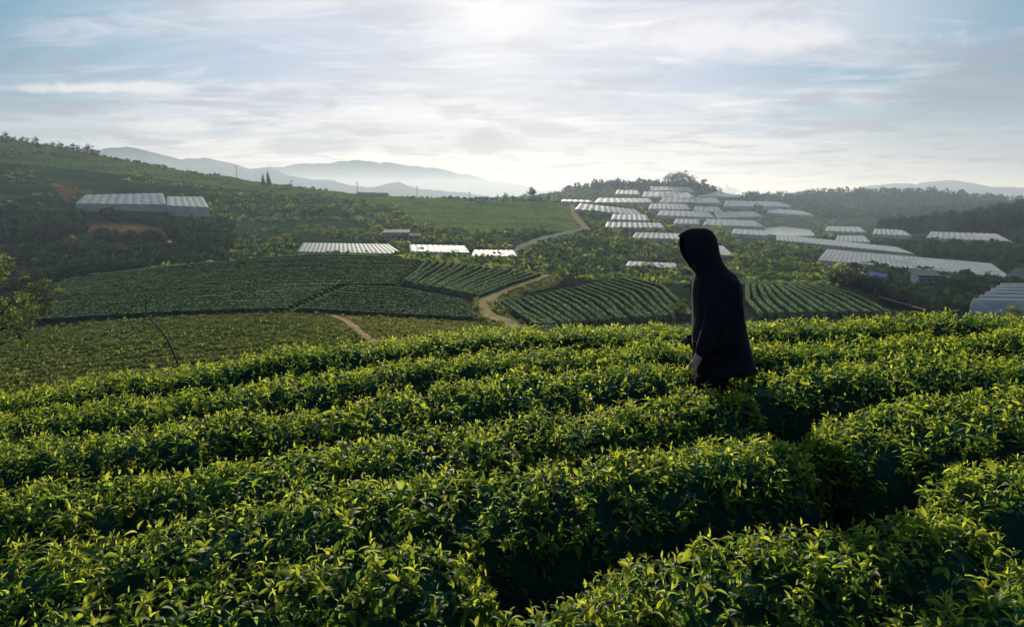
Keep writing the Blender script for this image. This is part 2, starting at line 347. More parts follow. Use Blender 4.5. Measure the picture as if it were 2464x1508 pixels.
H_ = 2.2
GH = [
 ([(182, 491), (402, 493), (392, 466), (205, 470)], 3.6, 10, 'long pale plastic greenhouse cut into the left hillside'),
 ([(402, 495), (503, 500), (488, 475), (402, 474)], 4.6, 6, 'taller white greenhouse at the right end of the hillside pair'),
 ([(716, 606), (970, 611), (935, 588), (730, 585)], 2.2, 22, 'widest white greenhouse in the valley behind the tea knoll'),
 ([(988, 605), (1130, 608), (1118, 592), (985, 589)], 2.0, 10, 'middle greenhouse of the three in the valley behind the knoll'),
 ([(1134, 616), (1245, 617), (1236, 603), (1140, 602)], 2.0, 8, 'rightmost small greenhouse of the three behind the knoll'),
 ([(1968, 626), (2432, 668), (2385, 634), (1990, 600)], H_, 34, 'largest white multi span greenhouse on the right valley side'),
 ([(1868, 578), (2200, 611), (2150, 588), (1870, 562)], H_, 24, 'long greenhouse running down from the lake to the right'),
 ([(2330, 752), (2410, 700), (2640, 700), (2640, 756)], .9, 6, 'near greenhouse with rounded tiers at the right edge above the hedges'),
 ([(2112, 752), (2228, 764), (2195, 748), (2116, 736)], 1.2, 8, 'small low greenhouse peeping over the hedge below the blue roofed house'),
 ([(2228, 573), (2436, 583), (2400, 564), (2240, 558)], H_, 12, 'greenhouse standing before the pine forest on the right'),
 ([(2010, 580), (2095, 584), (2080, 568), (2015, 567)], H_, 7, 'small greenhouse left of the forest, front of its cluster'),
 ([(2100, 564), (2195, 568), (2170, 553), (2105, 551)], H_, 7, 'small greenhouse at the foot of the dark pines'),
 ([(1985, 556), (2085, 560), (2070, 547), (1990, 545)], H_, 7, 'small greenhouse just right of the lake'),
 ([(2020, 598), (2100, 604), (2085, 590), (2025, 586)], H_, 6, 'low greenhouse squeezed between the two long ones on the right'),
 ([(1383, 504), (1550, 520), (1530, 505), (1395, 490)], H_, 11, 'greenhouse at the left end of the far hillside, beside the dirt road'),
 ([(1470, 529), (1562, 531), (1555, 518), (1475, 516)], H_, 7, 'short greenhouse below the leftmost one on the far hillside'),
 ([(1455, 548), (1600, 549), (1590, 537), (1460, 535)], H_, 11, 'long thin greenhouse low on the far hillside'),
 ([(1520, 572), (1680, 577), (1660, 563), (1530, 560)], H_, 12, 'lowest greenhouse of the far hillside near the valley bottom'),
 ([(1580, 519), (1722, 524), (1705, 511), (1590, 507)], H_, 10, 'greenhouse in the middle of the far hillside'),
 ([(1690, 542), (1840, 546), (1815, 531), (1700, 528)], H_, 10, 'greenhouse low on the right of the far hillside'),
 ([(1730, 525), (1835, 521), (1815, 510), (1720, 511)], H_, 8, 'greenhouse right of centre on the far hillside'),
 ([(1740, 497), (1910, 498), (1875, 486), (1745, 483)], H_, 11, 'wide greenhouse at the right end of the far hillside'),
 ([(1560, 503), (1662, 505), (1652, 492), (1565, 490)], H_, 9, 'greenhouse above the centre of the far hillside'),
 ([(1430, 488), (1572, 488), (1562, 478), (1440, 477)], H_, 9, 'greenhouse high on the left of the far hillside'),
 ([(1585, 488), (1737, 489), (1722, 478), (1595, 476)], H_, 10, 'greenhouse high in the middle of the far hillside'),
 ([(1545, 474), (1672, 476), (1657, 464), (1550, 462)], H_, 8, 'upper greenhouse under the hilltop trees'),
 ([(1680, 472), (1800, 475), (1782, 463), (1685, 460)], H_, 8, 'top right greenhouse under the hilltop trees'),
 ([(1560, 459), (1670, 461), (1660, 451), (1565, 449)], H_, 8, 'topmost greenhouse on the far hilltop'),
 ([(1480, 467), (1540, 468), (1535, 459), (1485, 457)], H_, 5, 'tiny greenhouse at the upper left of the far hilltop'),
 ([(1620, 539), (1685, 540), (1680, 529), (1626, 528)], H_, 5, 'small greenhouse left of the low right one on the far hillside'),
 ([(1668, 509), (1737, 510), (1730, 499), (1673, 497)], H_, 5, 'small greenhouse tucked between the central ones of the far hillside'),
 ([(1350, 485), (1427, 487), (1420, 478), (1355, 476)], H_, 5, 'greenhouse at the top of the light dirt road'),
 ([(1845, 512), (1960, 520), (1935, 509), (1850, 501)], H_, 7, 'greenhouse on the slope above the lake'),
 ([(1760, 562), (1850, 568), (1835, 554), (1765, 550)], H_, 6, 'greenhouse on the left bank of the lake'),
 ([(2150, 628), (2290, 642), (2262, 628), (2160, 616)], H_, 9, 'narrow greenhouse beyond the largest one on the right'),
 ([(1505, 640), (1640, 646), (1625, 634), (1512, 629)], 1.6, 9, 'low greenhouse on the valley floor left of the person'),
 ([(858, 463), (935, 465), (925, 459), (862, 458)], H_, 6, 'white greenhouse on the crest of the left ridge'),
 ([(1710, 612), (1765, 615), (1740, 592), (1715, 592)], H_, 5, 'narrow greenhouse just behind the hooded person'),
]
def tube(path, radii, seg=6):
    path = np.array(path, float); n = len(path); V = []; Fc = []
    for i in range(n):
        d = path[min(i+1, n-1)]-path[max(i-1, 0)]; d /= np.linalg.norm(d)+1e-9
        a = np.cross(d, (0.3, .9, .1) if abs(d[2]) > .8 else (0, 0, 1)); a /= np.linalg.norm(a); b = np.cross(d, a)
        for k in range(seg):
            t = 2*math.pi*k/seg; V.append(path[i]+radii[i]*(a*math.cos(t)+b*math.sin(t)))
    for i in range(n-1):
        for k in range(seg):
            Fc.append((i*seg+k, i*seg+(k+1) % seg, (i+1)*seg+(k+1) % seg, (i+1)*seg+k))
    Fc.append(tuple(range(seg))[::-1]); Fc.append(tuple((n-1)*seg+k for k in range(seg)))
    return V, Fc
def join(parts):
    V = []; Fc = []
    for v, f in parts:
        o = len(V); V += [tuple(x) for x in v]; Fc += [tuple(i+o for i in q) for q in f]
    return V, Fc
def greenhouse(px4, h, n, label):
    near = px4[0][1] > 690
    Pc = np.array([unp(x, y, h, 110 if near else 140) for x, y in px4])
    tiers = label.startswith('near')
    front = (Pc[0]+Pc[1])/2; back = (Pc[2]+Pc[3])/2
    dep = np.linalg.norm((back-front)[:2]); lim = max(14., .28*front[1])
    if dep > lim:
        k = lim/dep
        Pc[2] = Pc[1]+(Pc[2]-Pc[1])*k; Pc[3] = Pc[0]+(Pc[3]-Pc[0])*k
        for j in (2, 3): Pc[j][2] = T(Pc[j][0], Pc[j][1])
    Pc[:, 2] += h
    base = Pc.mean(0); base[2] = T(base[0], base[1])
    root = empty('greenhouse', base, label, 'greenhouse', 'plastic greenhouses in the valley')
    ns = n*6; m = 8
    sp = np.linalg.norm(Pc[1]-Pc[0])/n
    rise = 2.4 if tiers else min(.42, sp*.07)
    S, Tt = np.meshgrid(np.linspace(0, 1, ns+1), np.linspace(0, 1, m+1))
    B = lambda s, t: (Pc[0]*(1-s)[..., None]+Pc[1]*s[..., None])*(1-t)[..., None]+(Pc[3]*(1-s)[..., None]+Pc[2]*s[..., None])*t[..., None]
    R = B(S, Tt)
    R[..., 2] = np.maximum(R[..., 2], T(R[..., 0], R[..., 1])+.8)
    for _ in range(4):
        R[:, 1:-1, 2] = (R[:, :-2, 2]+2*R[:, 1:-1, 2]+R[:, 2:, 2])/4
    flat = R.copy()
    ph = (S*n) % 1; R[..., 2] += rise*np.sin(np.pi*ph)**.7
    ii = np.arange(R.shape[0]*R.shape[1]).reshape(R.shape[:2])
    Q = np.stack([ii[:-1, :-1], ii[:-1, 1:], ii[1:, 1:], ii[1:, :-1]], -1).reshape(-1, 4)
    add_mesh('roof', R.reshape(-1, 3)-base, Q, M['film'], root, smooth=True)
    for edge in (R[0], R[-1], R[:, 0], R[:, -1]):
        e = edge-base; lo = e.copy(); lo[:, 2] = T(edge[:, 0], edge[:, 1])-.3-base[2]
        e = e.copy(); e[:, 2] -= .05
        k = len(e); V = np.concatenate([lo, e]); q = [(i, i+1, k+i+1, k+i) for i in range(k-1)]
        add_mesh('wall', V, q, M['film'], root, smooth=False)
    ps = []
    w = .05 if base[1] < 400 else .07
    for k in range(n+1):
        s = k*6; pth = flat[:, s]-base+np.array([0, 0, .04]); ps.append(tube(pth, [w]*len(pth), 4))
    for e in (0, -1):
        pth = flat[e, ::6]-base+np.array([0, 0, .03]); ps.append(tube(pth, [w*.8]*len(pth), 4))
    V, q = join(ps); add_mesh('gutter', V, q, M['metal'], root, smooth=False)
    return root
for a in GH: greenhouse(*a)
GHP = [g[0] for g in GH]

def scatter(name, label, n, px0, px1, y0, y1, size, mt, seed, cat, keep=None, cardn=34, leaf=.42, tall=.8, tone=.45, tv=.25):
    r = np.random.default_rng(seed)
    px = r.uniform(px0, px1, n); Y = np.exp(r.uniform(math.log(y0), math.log(y1), n))
    X = (px-1232)/F/.995*Y; Z = T(X, Y); qx, qy = proj(X, Y, Z)
    ok = np.ones(n, bool)
    if keep is not None: ok &= keep(qx, qy, X, Y)
    for poly in GHP:
        cx = np.mean([p[0] for p in poly]); cy = np.mean([p[1] for p in poly])
        big = [(cx+(x-cx)*1.06, cy+(y-cy)*1.4+6) for x, y in poly]
        ok &= ~inpoly(qx, qy, big)
    ok &= polydist(qx, qy, [(1372, 486), (1380, 515), (1400, 540), (1414, 556)]) > 9
    ok &= polydist(qx, qy, [(1235, 612), (1262, 592), (1310, 574), (1390, 555)]) > 9
    ok &= ~inpoly(qx, qy, [(1780, 590), (1780, 545), (1960, 540), (1970, 590)])
    X = X[ok]; Y = Y[ok]; Z = Z[ok]; k = len(X)
    s = size[0]+(size[1]-size[0])*r.random(k)**1.6
    siz = np.stack([s, s, s*tall], -1); cen = np.stack([X, Y, Z+s*tall*.55], -1)
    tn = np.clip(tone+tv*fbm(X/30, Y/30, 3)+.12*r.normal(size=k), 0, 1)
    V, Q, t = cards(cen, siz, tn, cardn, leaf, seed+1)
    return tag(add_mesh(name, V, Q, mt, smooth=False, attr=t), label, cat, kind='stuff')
notgreen = lambda x, y, X, Y: ~inpoly(x, y, GREENHILL)
def lefthill(x, y, X, Y):
    d = fbm(X/35, Y/35, 3)
    ok = ~inpoly(x, y, GREENHILL) & (d > -.12) & ~inpoly(x, y, UPSLOPE)
    for pl in DIRT: ok &= ~inpoly(x, y+5, pl)
    return ok
def clump(x, y, X, Y):
    ok = (y > 466) & (fbm(X/18+5, Y/18, 2) > -.25)
    for pl in DIRT: ok &= ~inpoly(x, y, pl) & ~inpoly(x, y-7, pl)
    return ok
scatter('scrub', 'dark scrub and coffee bushes covering the left hillside', 6500, -300, 1000, 165, 530, (.6, 2.0), M['scrub'], 41, 'scrub', lefthill, tone=.33, tv=.5)
scatter('scrub', 'sparse bushes dotted over the sunlit upper slope of the left hill', 1500, -300, 760, 320, 530, (.5, 1.9), M['scrub'], 40, 'scrub', lambda x, y, X, Y: inpoly(x, y, UPSLOPE) & (fbm(X/25, Y/25, 3) > .1), tone=.3, cardn=24)
scatter('scrub', 'low hazy bushes forming a ragged skyline on the left ridge', 420, -300, 1400, 500, 545, (.6, 1.6), M['pine'], 38, 'scrub', lambda x, y, X, Y: (fbm(X/30, Y*0, 2) > -.1), tone=.4, cardn=30)
scatter('tea_bushes', 'planted lines of low bushes on the sunlit upper slope of the left hill', 4200, -300, 760, 320, 540, (.35, .7), M['lit'], 39, 'tea bushes', lambda x, y, X, Y: inpoly(x, y, UPSLOPE) & (np.mod(T(X, Y)+1.2*fbm(X/50, Y/50, 2), 1.6) < .9), cardn=12, leaf=.6, tall=.5, tone=.22)
scatter('scrub', 'dense dark thicket on the terraces below the left greenhouses', 1500, -300, 560, 172, 300, (1.4, 3.8), M['pine'], 42, 'scrub', clump, cardn=60, leaf=.3, tone=.45)
scatter('scrub', 'mixed scrub filling the valley bottom behind the knoll', 4600, 950, 2100, 150, 430, (.7, 2.4), M['scrub'], 43, 'scrub', notgreen, tone=.30, tv=.5)
scatter('scrub', 'dark scrub around the houses in the right valley', 3200, 2050, 2800, 130, 430, (.8, 3.0), M['pine'], 47, 'scrub', None, tone=.45)
scatter('scrub', 'bushes between the greenhouses of the far hillside', 1700, 1200, 2000, 430, 1050, (1.2, 3.2), M['scrub'], 53, 'scrub', notgreen, cardn=24, tone=.32)
scatter('tea_bushes', 'low clipped tea covering the bright rounded hill in the middle distance', 5200, 620, 1420, 210, 560, (.35, .75), M['lit'], 55, 'tea bushes', lambda x, y, X, Y: inpoly(x, y, GREENHILL) & (np.mod(Y+.5*X+6*fbm(X/60, Y/60, 2), 5.) < 3.0), cardn=12, leaf=.6, tall=.5, tone=.3)
scatter('pine_forest', 'dark pine forest covering the hill at the right edge', 1000, 2105, 2900, 400, 600, (2.2, 3.6), M['pine'], 59, 'forest', lambda x, y, X, Y: y < 562, cardn=50, leaf=.35, tall=2.0, tone=.3)
scatter('forest', 'hazy forest on the low ridge below the right mountain', 2400, 1180, 2900, 850, 1350, (3, 6), M['pine'], 61, 'forest', lambda x, y, X, Y: ((x > 1780) | (y < 462)), cardn=22, leaf=.45, tall=1.2, tone=.3)
FP = [(800, 760), (830, 772), (850, 785), (880, 812), (905, 832)]
DP = [(1325, 664), (1255, 682), (1195, 704), (1162, 730), (1170, 755), (1215, 775), (1270, 796)]
scatter('weeds', 'rough weeds and tussocks in faint rows on the grass slope below the knoll', 15000, -200, 1250, 34, 77, (.10, .26), M['weed'], 67, 'weeds', lambda x, y, X, Y: (polydist(x, y, FP) > 8) & (np.mod(Y-.12*X+1.6*fbm(X/14, Y/14, 2), 2.2) < 1.15+.3*fbm(X/4, Y/4, 2)), cardn=14, leaf=.5, tall=.8, tone=.38)
scatter('weeds', 'low grass and weeds bordering the dirt track', 1200, 1100, 1400, 72, 135, (.2, .6), M['weed'], 71, 'weeds', lambda x, y, X, Y: (polydist(x, y, DP) < 28) & (polydist(x, y, DP) > 11), cardn=16, leaf=.5, tall=.7, tone=.5)

def row_mesh(pl, hw, ht, label, group, seed):
    P = np.array([unp(x, y, ymin=60) for x, y in pl])[:, :2]
    Ln = np.sum(np.linalg.norm(np.diff(P, axis=0), axis=1)); n = int(max(8, min(260, Ln/.38)))
    t = np.linspace(0, len(P)-1, n)
    P2 = np.stack([np.interp(t, np.arange(len(P)), P[:, k]) for k in range(2)], -1)
    for _ in range(14): P2[1:-1] = (P2[:-2]+2*P2[1:-1]+P2[2:])/4
    d = np.gradient(P2, axis=0); d /= np.linalg.norm(d, axis=1)[:, None]+1e-9
    nr = np.stack([-d[:, 1], d[:, 0]], -1); r = np.random.default_rng(seed)
    P2 = P2+nr*(.3*fbm(P2[:, 0]/12+seed, P2[:, 1]/12, 2))[:, None]
    prof = [(-1, 0), (-.95, .55), (-.6, .95), (0, 1.03), (.6, .95), (.95, .55), (1, 0)]
    taper = np.minimum(1, np.minimum(np.arange(n), np.arange(n)[::-1])/3+.25)
    V = []; tn = []
    for a, z in prof:
        q = P2+nr*(a*hw*(1+.08*r.normal(size=n)))[:, None]
        zz = T(q[:, 0], q[:, 1])-.12+z*ht*taper*(1+.05*r.normal(size=n))
        V.append(np.stack([q[:, 0], q[:, 1], zz], -1)); tn.append(np.clip(-.45+.9*z+.14*r.normal(size=n), 0, 1))  # tone rises with height, painting lit row tops and shaded sides
    V = np.stack(V, 1).reshape(-1, 3); tn = np.stack(tn, 1).ravel(); K = len(prof)
    ii = np.arange(n*K).reshape(n, K)
    Q = np.stack([ii[:-1, :-1], ii[:-1, 1:], ii[1:, 1:], ii[1:, :-1]], -1).reshape(-1, 4)
    m = int(Ln*30*hw/.5); k = r.integers(0, n, m); a = r.uniform(-.8, .8, m)
    p = P2[k]+nr[k]*(a*hw)[:, None]+d[k]*r.uniform(-.3, .3, m)[:, None]
    pz = T(p[:, 0], p[:, 1])-.12+ht*(1-.10*a*a)*taper[k]
    c = np.stack([p[:, 0], p[:, 1], pz+.01], -1)
    th = r.uniform(0, np.pi, m); s = r.uniform(.05, .11, m)[:, None]
    ax = np.stack([np.cos(th), np.sin(th), .25*r.normal(size=m)], -1); up = np.stack([.5*r.normal(size=m), .5*r.normal(size=m), np.ones(m)*.8], -1)
    LV = np.stack([c-ax*s*.8, c-ax*s*.2+up*s, c+ax*s*.8+up*s*.6, c+ax*s*.3-up*s*.2], 1).reshape(-1, 3)
    big = .12*fbm(p[:, 0]/9, p[:, 1]/9, 3)
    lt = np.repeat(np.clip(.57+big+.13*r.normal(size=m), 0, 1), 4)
    LQ = len(V)+np.arange(len(LV)).reshape(-1, 4)
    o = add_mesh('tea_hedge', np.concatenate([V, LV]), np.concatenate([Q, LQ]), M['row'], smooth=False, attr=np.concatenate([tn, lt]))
    tag(o, label, 'tea hedge', group)
SEC = [
 ([(150, 672), (460, 636), (780, 618), (1020, 626)], [(92, 724), (400, 701), (700, 690), (958, 688)], 13, 'tea row on the upper left band of the rounded knoll', 'tea rows on the upper band of the knoll', .50, .62),
 ([(85, 730), (400, 706), (650, 696), (815, 692)], [(45, 778), (300, 762), (560, 752), (700, 748)], 11, 'tea row on the lower left band of the knoll above the grass slope', 'tea rows on the lower band of the knoll', .44, .6),
 ([(828, 694), (960, 700), (1130, 732)], [(708, 748), (900, 760), (1150, 772)], 11, 'slanting tea row on the knoll left of the bend in the dirt track', 'slanting tea rows left of the track', .43, .62),
 ([(1035, 630), (1003, 660), (970, 686)], [(1300, 664), (1220, 690), (1145, 720)], 16, 'short tea row running downhill at the top of the knoll above the dirt track', 'short downhill tea rows above the track', .40, .7),
 ([(1208, 735), (1245, 765), (1300, 795)], [(1510, 674), (1600, 700), (1662, 770)], 20, 'curved tea row in the fan of terraces right of the dirt track', 'curved tea terraces right of the track', .42, .88),
 ([(1795, 692), (1800, 730), (1830, 768)], [(1965, 690), (2060, 720), (2140, 762)], 13, 'curved tea row on the shoulder of the knoll right of the person', 'tea rows right of the person', .41, .88),
 ([(1540, 672), (1700, 684), (1950, 684)], [(1640, 690), (1780, 692), (1960, 690)], 4, 'tea row along the crest of the knoll behind the person', 'tea rows on the knoll crest', .55, .8),
]
sd = 100
for A, B, n, lab, grp, hw, ht in SEC:
    for k in range(n):
        f = k/(n-1)
        pl = [((1-f)*a[0]+f*b[0], (1-f)*a[1]+f*b[1]) for a, b in zip(A, B)]
        tt = np.linspace(0, len(pl)-1, 12)
        xs = np.interp(tt, range(len(pl)), [p[0] for p in pl]); ys = np.interp(tt, range(len(pl)), [p[1] for p in pl])
        row_mesh(list(zip(xs, ys)), hw, ht, lab, grp, sd); sd += 1

# ---------------------------------------------------------------- foreground hill and hedges
def zc(x, y):
    x = np.asarray(x, float); y = np.asarray(y, float)
    z = -1.22+.03*x-.018*np.minimum(x, 0)**2
    dr = np.maximum(y-6.7, 0)
    return z-.42*dr*dr/(dr+1.0)
def zg(x, y): return zc(x, y)-.75
gx = np.linspace(-24, 24, 240); gy = np.concatenate([np.linspace(-5, 9, 150), np.linspace(9.3, 30, 40)])
GX, GY = np.meshgrid(gx, gy); GZ = zg(np.clip(GX, -9, 12), GY)+.03*fbm(GX*2, GY*2, 4)
ii = np.arange(GX.size).reshape(GX.shape)
Q = np.stack([ii[:-1, :-1], ii[:-1, 1:], ii[1:, 1:], ii[1:, :-1]], -1).reshape(-1, 4)
tag(add_mesh('ground', np.stack([GX, GY, GZ], -1).reshape(-1, 3), Q, M['soil']), 'dark soil of the near hilltop under the tea hedges', 'ground', kind='structure')
def canopy(px, py):
    u, dy, dz = ray(px, py); Y = np.linspace(.8, 9, 1600); X = u/dy*Y; Z = dz/dy*Y
    ok = Z <= zc(X, Y)
    k = np.argmax(ok) if np.any(ok) else np.argmin(Z-zc(X, Y))
    return X[k], Y[k]
def leaf_template(st):
    t = np.linspace(0, 1, st); w = np.sin(np.pi*np.clip(t, .0, 1)**.85)**.8*.5; w[0] = .03; w[-1] = .015
    T3 = []
    for i in range(st):
        for s in (-1, 0, 1): T3.append((t[i], s*w[i], abs(s)*w[i]))
    T3 = np.array(T3); q = []
    for i in range(st-1):
        for k in range(2): q.append((i*3+k, i*3+k+1, i*3+3+k+1, i*3+3+k))
    return T3, np.array(q)
LT = {5: leaf_template(5), 4: leaf_template(4)}
def norm(a): return a/(np.linalg.norm(a, axis=-1, keepdims=True)+1e-9)
def make_leaves(pos, axis, tone, Ls, wid, bend, st, twist):
    tpl, q = LT[st]; n = len(pos)
    side = norm(np.cross(axis, np.array([0, 0, 1.])+.05*rng.normal(size=(n, 3))))
    nr = norm(np.cross(side, axis))
    c, s = np.cos(twist)[:, None], np.sin(twist)[:, None]
    side, nr = side*c+nr*s, nr*c-side*s
    t = tpl[None, :, 0]; sy = tpl[None, :, 1]*wid[:, None]; fold = tpl[None, :, 2]*wid[:, None]*.55
    tz = fold-bend[:, None]*t*t; tx = t*(1-.25*np.abs(bend[:, None])*t)
    V = pos[:, None]+Ls[:, None, None]*(tx[..., None]*axis[:, None]+sy[..., None]*side[:, None]+tz[..., None]*nr[:, None])
    K = len(tpl); Q = (np.arange(n)*K)[:, None, None]+q[None]
    return V.reshape(-1, 3), Q.reshape(-1, 4), np.repeat(tone, K)
def hedge(pl, w, label, dens, st=5, drop=.45, seed=0):
    global rng
    rng = np.random.default_rng(seed+500)
    P = np.array([canopy(x, y) for x, y in pl])
    Ln0 = np.linalg.norm(np.diff(P, axis=0), axis=1); cum = np.concatenate([[0], np.cumsum(Ln0)]); Ln = cum[-1]
    n = max(12, int(Ln/.06)); tt = np.linspace(0, Ln, n)
    P2 = np.stack([np.interp(tt, cum, P[:, k]) for k in range(2)], -1)
    for _ in range(20): P2[1:-1] = (P2[:-2]+2*P2[1:-1]+P2[2:])/4
    d = np.gradient(P2, axis=0); d = norm(d); nr = np.stack([-d[:, 1], d[:, 0]], -1)
    def surf(t, q):
        e = np.maximum(np.maximum(-t, t-Ln), 0)/w
        tcl = np.clip(t, 0, Ln)
        x = np.interp(tcl, tt, P2[:, 0]); y = np.interp(tcl, tt, P2[:, 1])
        dx = np.interp(tcl, tt, d[:, 0]); dy = np.interp(tcl, tt, d[:, 1]); l = np.hypot(dx, dy); dx /= l; dy /= l
        ww = w*(1+.18*fbm(t*1.4+seed*7, q*0+seed, 3))
        over = t-tcl
        x = x-dy*q*ww+dx*over; y = y+dx*q*ww+dy*over
        rr = np.sqrt(q*q+e*e)
        z = zc(x, y)+.07*fbm(x*1.7, y*1.7, 3)+.04*fbm(x*6, y*6, 2)-.07*rr**2-drop*np.clip(rr, 0, 1.15)**6
        return x, y, z, rr
    base = np.array([P2[:, 0].mean(), P2[:, 1].mean(), 0]); base[2] = zg(base[0], base[1])
    root = empty('tea_hedge', base, label, 'tea hedge', 'foreground tea hedges')
    tq = np.linspace(-w*.8, Ln+w*.8, max(16, int((Ln+2*w)/.08))); qq = np.linspace(-.98, .98, 15)
    TQ, QQ = np.meshgrid(tq, qq, indexing='ij')
    e = np.maximum(np.maximum(-TQ, TQ-Ln), 0)/w
    QQ2 = QQ*np.sqrt(np.clip(1-e*e, .02, 1))
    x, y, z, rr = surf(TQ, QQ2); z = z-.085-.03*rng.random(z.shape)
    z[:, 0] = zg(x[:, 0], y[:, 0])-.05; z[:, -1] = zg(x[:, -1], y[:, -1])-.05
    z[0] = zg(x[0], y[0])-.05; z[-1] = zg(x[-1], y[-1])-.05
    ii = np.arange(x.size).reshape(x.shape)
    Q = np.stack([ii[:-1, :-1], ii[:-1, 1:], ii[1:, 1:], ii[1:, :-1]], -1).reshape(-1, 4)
    add_mesh('shade_core', np.stack([x, y, z], -1).reshape(-1, 3)-base, Q, M['tea_in'], root)  # dark core sheet fills the hedge and paints its inner shade
    area = (Ln+2*w)*2*w*1.35; ns = int(area*dens*2.8); ne = int(w*w*9*dens)
    t = np.concatenate([rng.uniform(-w*1.05, Ln+w*1.05, ns), -w*rng.uniform(.55, 1.1, ne), Ln+w*rng.uniform(.55, 1.1, ne)])
    q = np.where(rng.random(ns) < .56, rng.uniform(-1.0, 1.0, ns), rng.choice([-1., 1.], ns)*rng.uniform(.70, 1.13, ns))
    q = np.concatenate([q, rng.uniform(-.95, .95, 2*ne)])
    e = np.maximum(np.maximum(-t, t-Ln), 0)/w; k = q*q+e*e < 1.28; t = t[k]; q = q[k]; ns = len(t)
    x, y, z, rr = surf(t, q)
    ep = .03; x1, y1, z1, _ = surf(t+ep, q); x2, y2, z2, _ = surf(t, q+ep)
    a = np.stack([x1-x, y1-y, z1-z], -1); b = np.stack([x2-x, y2-y, z2-z], -1); nm = norm(np.cross(a, b)); nm[nm[:, 2] < 0] *= -1
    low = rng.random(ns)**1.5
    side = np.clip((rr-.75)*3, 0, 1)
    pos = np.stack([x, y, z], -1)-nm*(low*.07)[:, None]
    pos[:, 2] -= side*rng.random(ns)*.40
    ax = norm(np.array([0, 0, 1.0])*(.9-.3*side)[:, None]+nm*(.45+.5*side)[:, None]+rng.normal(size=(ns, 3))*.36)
    age_shade = np.clip(1-low*.7-.36*side, 0, 1)  # older leaves darker with depth; hedge sides darkened as painted shade
    NL = 5
    pa = []; aa = []; ta = []; la = []; wa = []; ba = []; tw = []
    ref = norm(np.cross(ax, rng.normal(size=(ns, 3)))); ref2 = np.cross(ax, ref)
    sc = .64*(.75+.45*rng.random(ns))
    for j in range(NL):
        ang = j*2.4+rng.normal(size=ns)*.3
        el = np.radians([10, 18, 28, 42, 70][j]+rng.normal(size=ns)*16)
        h = (ref*np.cos(ang)[:, None]+ref2*np.sin(ang)[:, None])
        dirv = norm(h*np.cos(el)[:, None]+ax*np.sin(el)[:, None])
        pa.append(pos+ax*(.011*j-.02)); aa.append(dirv)
        la.append(np.array([.082, .075, .064, .052, .034])[j]*(.7+.6*rng.random(ns))*sc)
        wa.append(np.array([.45, .44, .41, .37, .25])[j]*(.85+.3*rng.random(ns)))
        ba.append(np.array([.55, .50, .42, .30, .08])[j]+.16*rng.normal(size=ns))
        ta.append(np.clip(.12+.68*age_shade+.09*j-.14+.17*rng.normal(size=ns), 0, 1)); tw.append(rng.normal(size=ns)*.4)
    V, Q, tn = make_leaves(np.concatenate(pa), np.concatenate(aa), np.concatenate(ta), np.concatenate(la), np.concatenate(wa), np.concatenate(ba), st, np.concatenate(tw))
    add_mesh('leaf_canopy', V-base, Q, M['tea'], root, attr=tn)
    ps = []; run = []
    for k in range(int(max(3, Ln/.45))):
        tk = Ln*(k+.5)/max(3, Ln/.45); x0, y0, z0, _ = surf(np.array([tk]), np.array([0.])); b0 = np.array([x0[0], y0[0], zg(x0[0], y0[0])-.01])
        run.append(b0-base)
        for j in range(3):
            xq, yq, zq, _ = surf(np.array([tk+rng.uniform(-.15, .15)]), np.array([rng.uniform(-.95, .95)])); tp = np.array([xq[0], yq[0], zq[0]-.09])
            mid = (b0+tp)/2+rng.normal(size=3)*.04; ps.append(tube([b0-base, mid-base, tp-base], [.016, .011, .006], 5))
    ps.append(tube(run, [.02]*len(run), 5))
    V, Q = join(ps); add_mesh('woody_stems', V, Q, M['stem'], root)
    return root
HED = [
 ([(-170, 972), (0, 946), (400, 890), (900, 828), (1250, 794), (1640, 786), (1900, 778), (2200, 768), (2640, 754)], .45, 'farthest tea hedge, running along the hill crest behind the person', 180, 4),
 ([(-170, 1022), (0, 1000), (400, 950), (800, 900), (1200, 854), (1590, 834)], .43, 'second tea hedge from the crest, ending at the left of the person', 190, 4),
 ([(1850, 834), (2150, 820), (2464, 800), (2660, 788)], .42, 'tea hedge right of the person just in front of the crest hedge', 190, 4),
 ([(-170, 1095), (0, 1075), (400, 1038), (800, 978), (1200, 922), (1590, 884)], .40, 'third tea hedge from the crest on the left of the person', 200, 4),
 ([(-170, 1215), (0, 1192), (400, 1150), (800, 1092), (1200, 1022), (1560, 970), (1715, 951)], .385, 'tea hedge that hides the legs of the person, running left', 215, 5),
 ([(1860, 902), (2030, 896), (2250, 872), (2464, 856), (2660, 845)], .36, 'tea hedge behind the wide right hedge, starting beside the person', 190, 4),
 ([(-170, 1385), (0, 1350), (400, 1290), (700, 1240), (1100, 1182), (1500, 1130), (1800, 1072)], .40, 'long middle tea hedge crossing in front of the person and above the dark hollow', 225, 5),
 ([(-200, 1610), (100, 1520), (450, 1435), (750, 1380), (1000, 1365)], .345, 'big tea hedge filling the bottom left corner', 235, 5),
 ([(1180, 1560), (1310, 1455), (1470, 1440)], .30, 'small tea bush at the bottom centre edge', 245, 5),
 ([(1600, 1375), (1800, 1320), (2000, 1285), (2230, 1280)], .40, 'broad rounded tea bush at lower right', 235, 5),
 ([(2400, 1165), (2520, 1140), (2700, 1095)], .37, 'tea bush cut by the right edge between two dark gaps', 225, 5),
 ([(2090, 1015), (2250, 985), (2464, 955), (2660, 925)], .43, 'wide tea hedge at the right, beyond the dark gap', 210, 5),
 ([(2250, 1580), (2370, 1485), (2560, 1430)], .26, 'tea bush in the bottom right corner', 235, 5),
]
for i, (pl, w, lab, dn, st) in enumerate(HED): hedge(pl, w, lab, dn, st, seed=i)

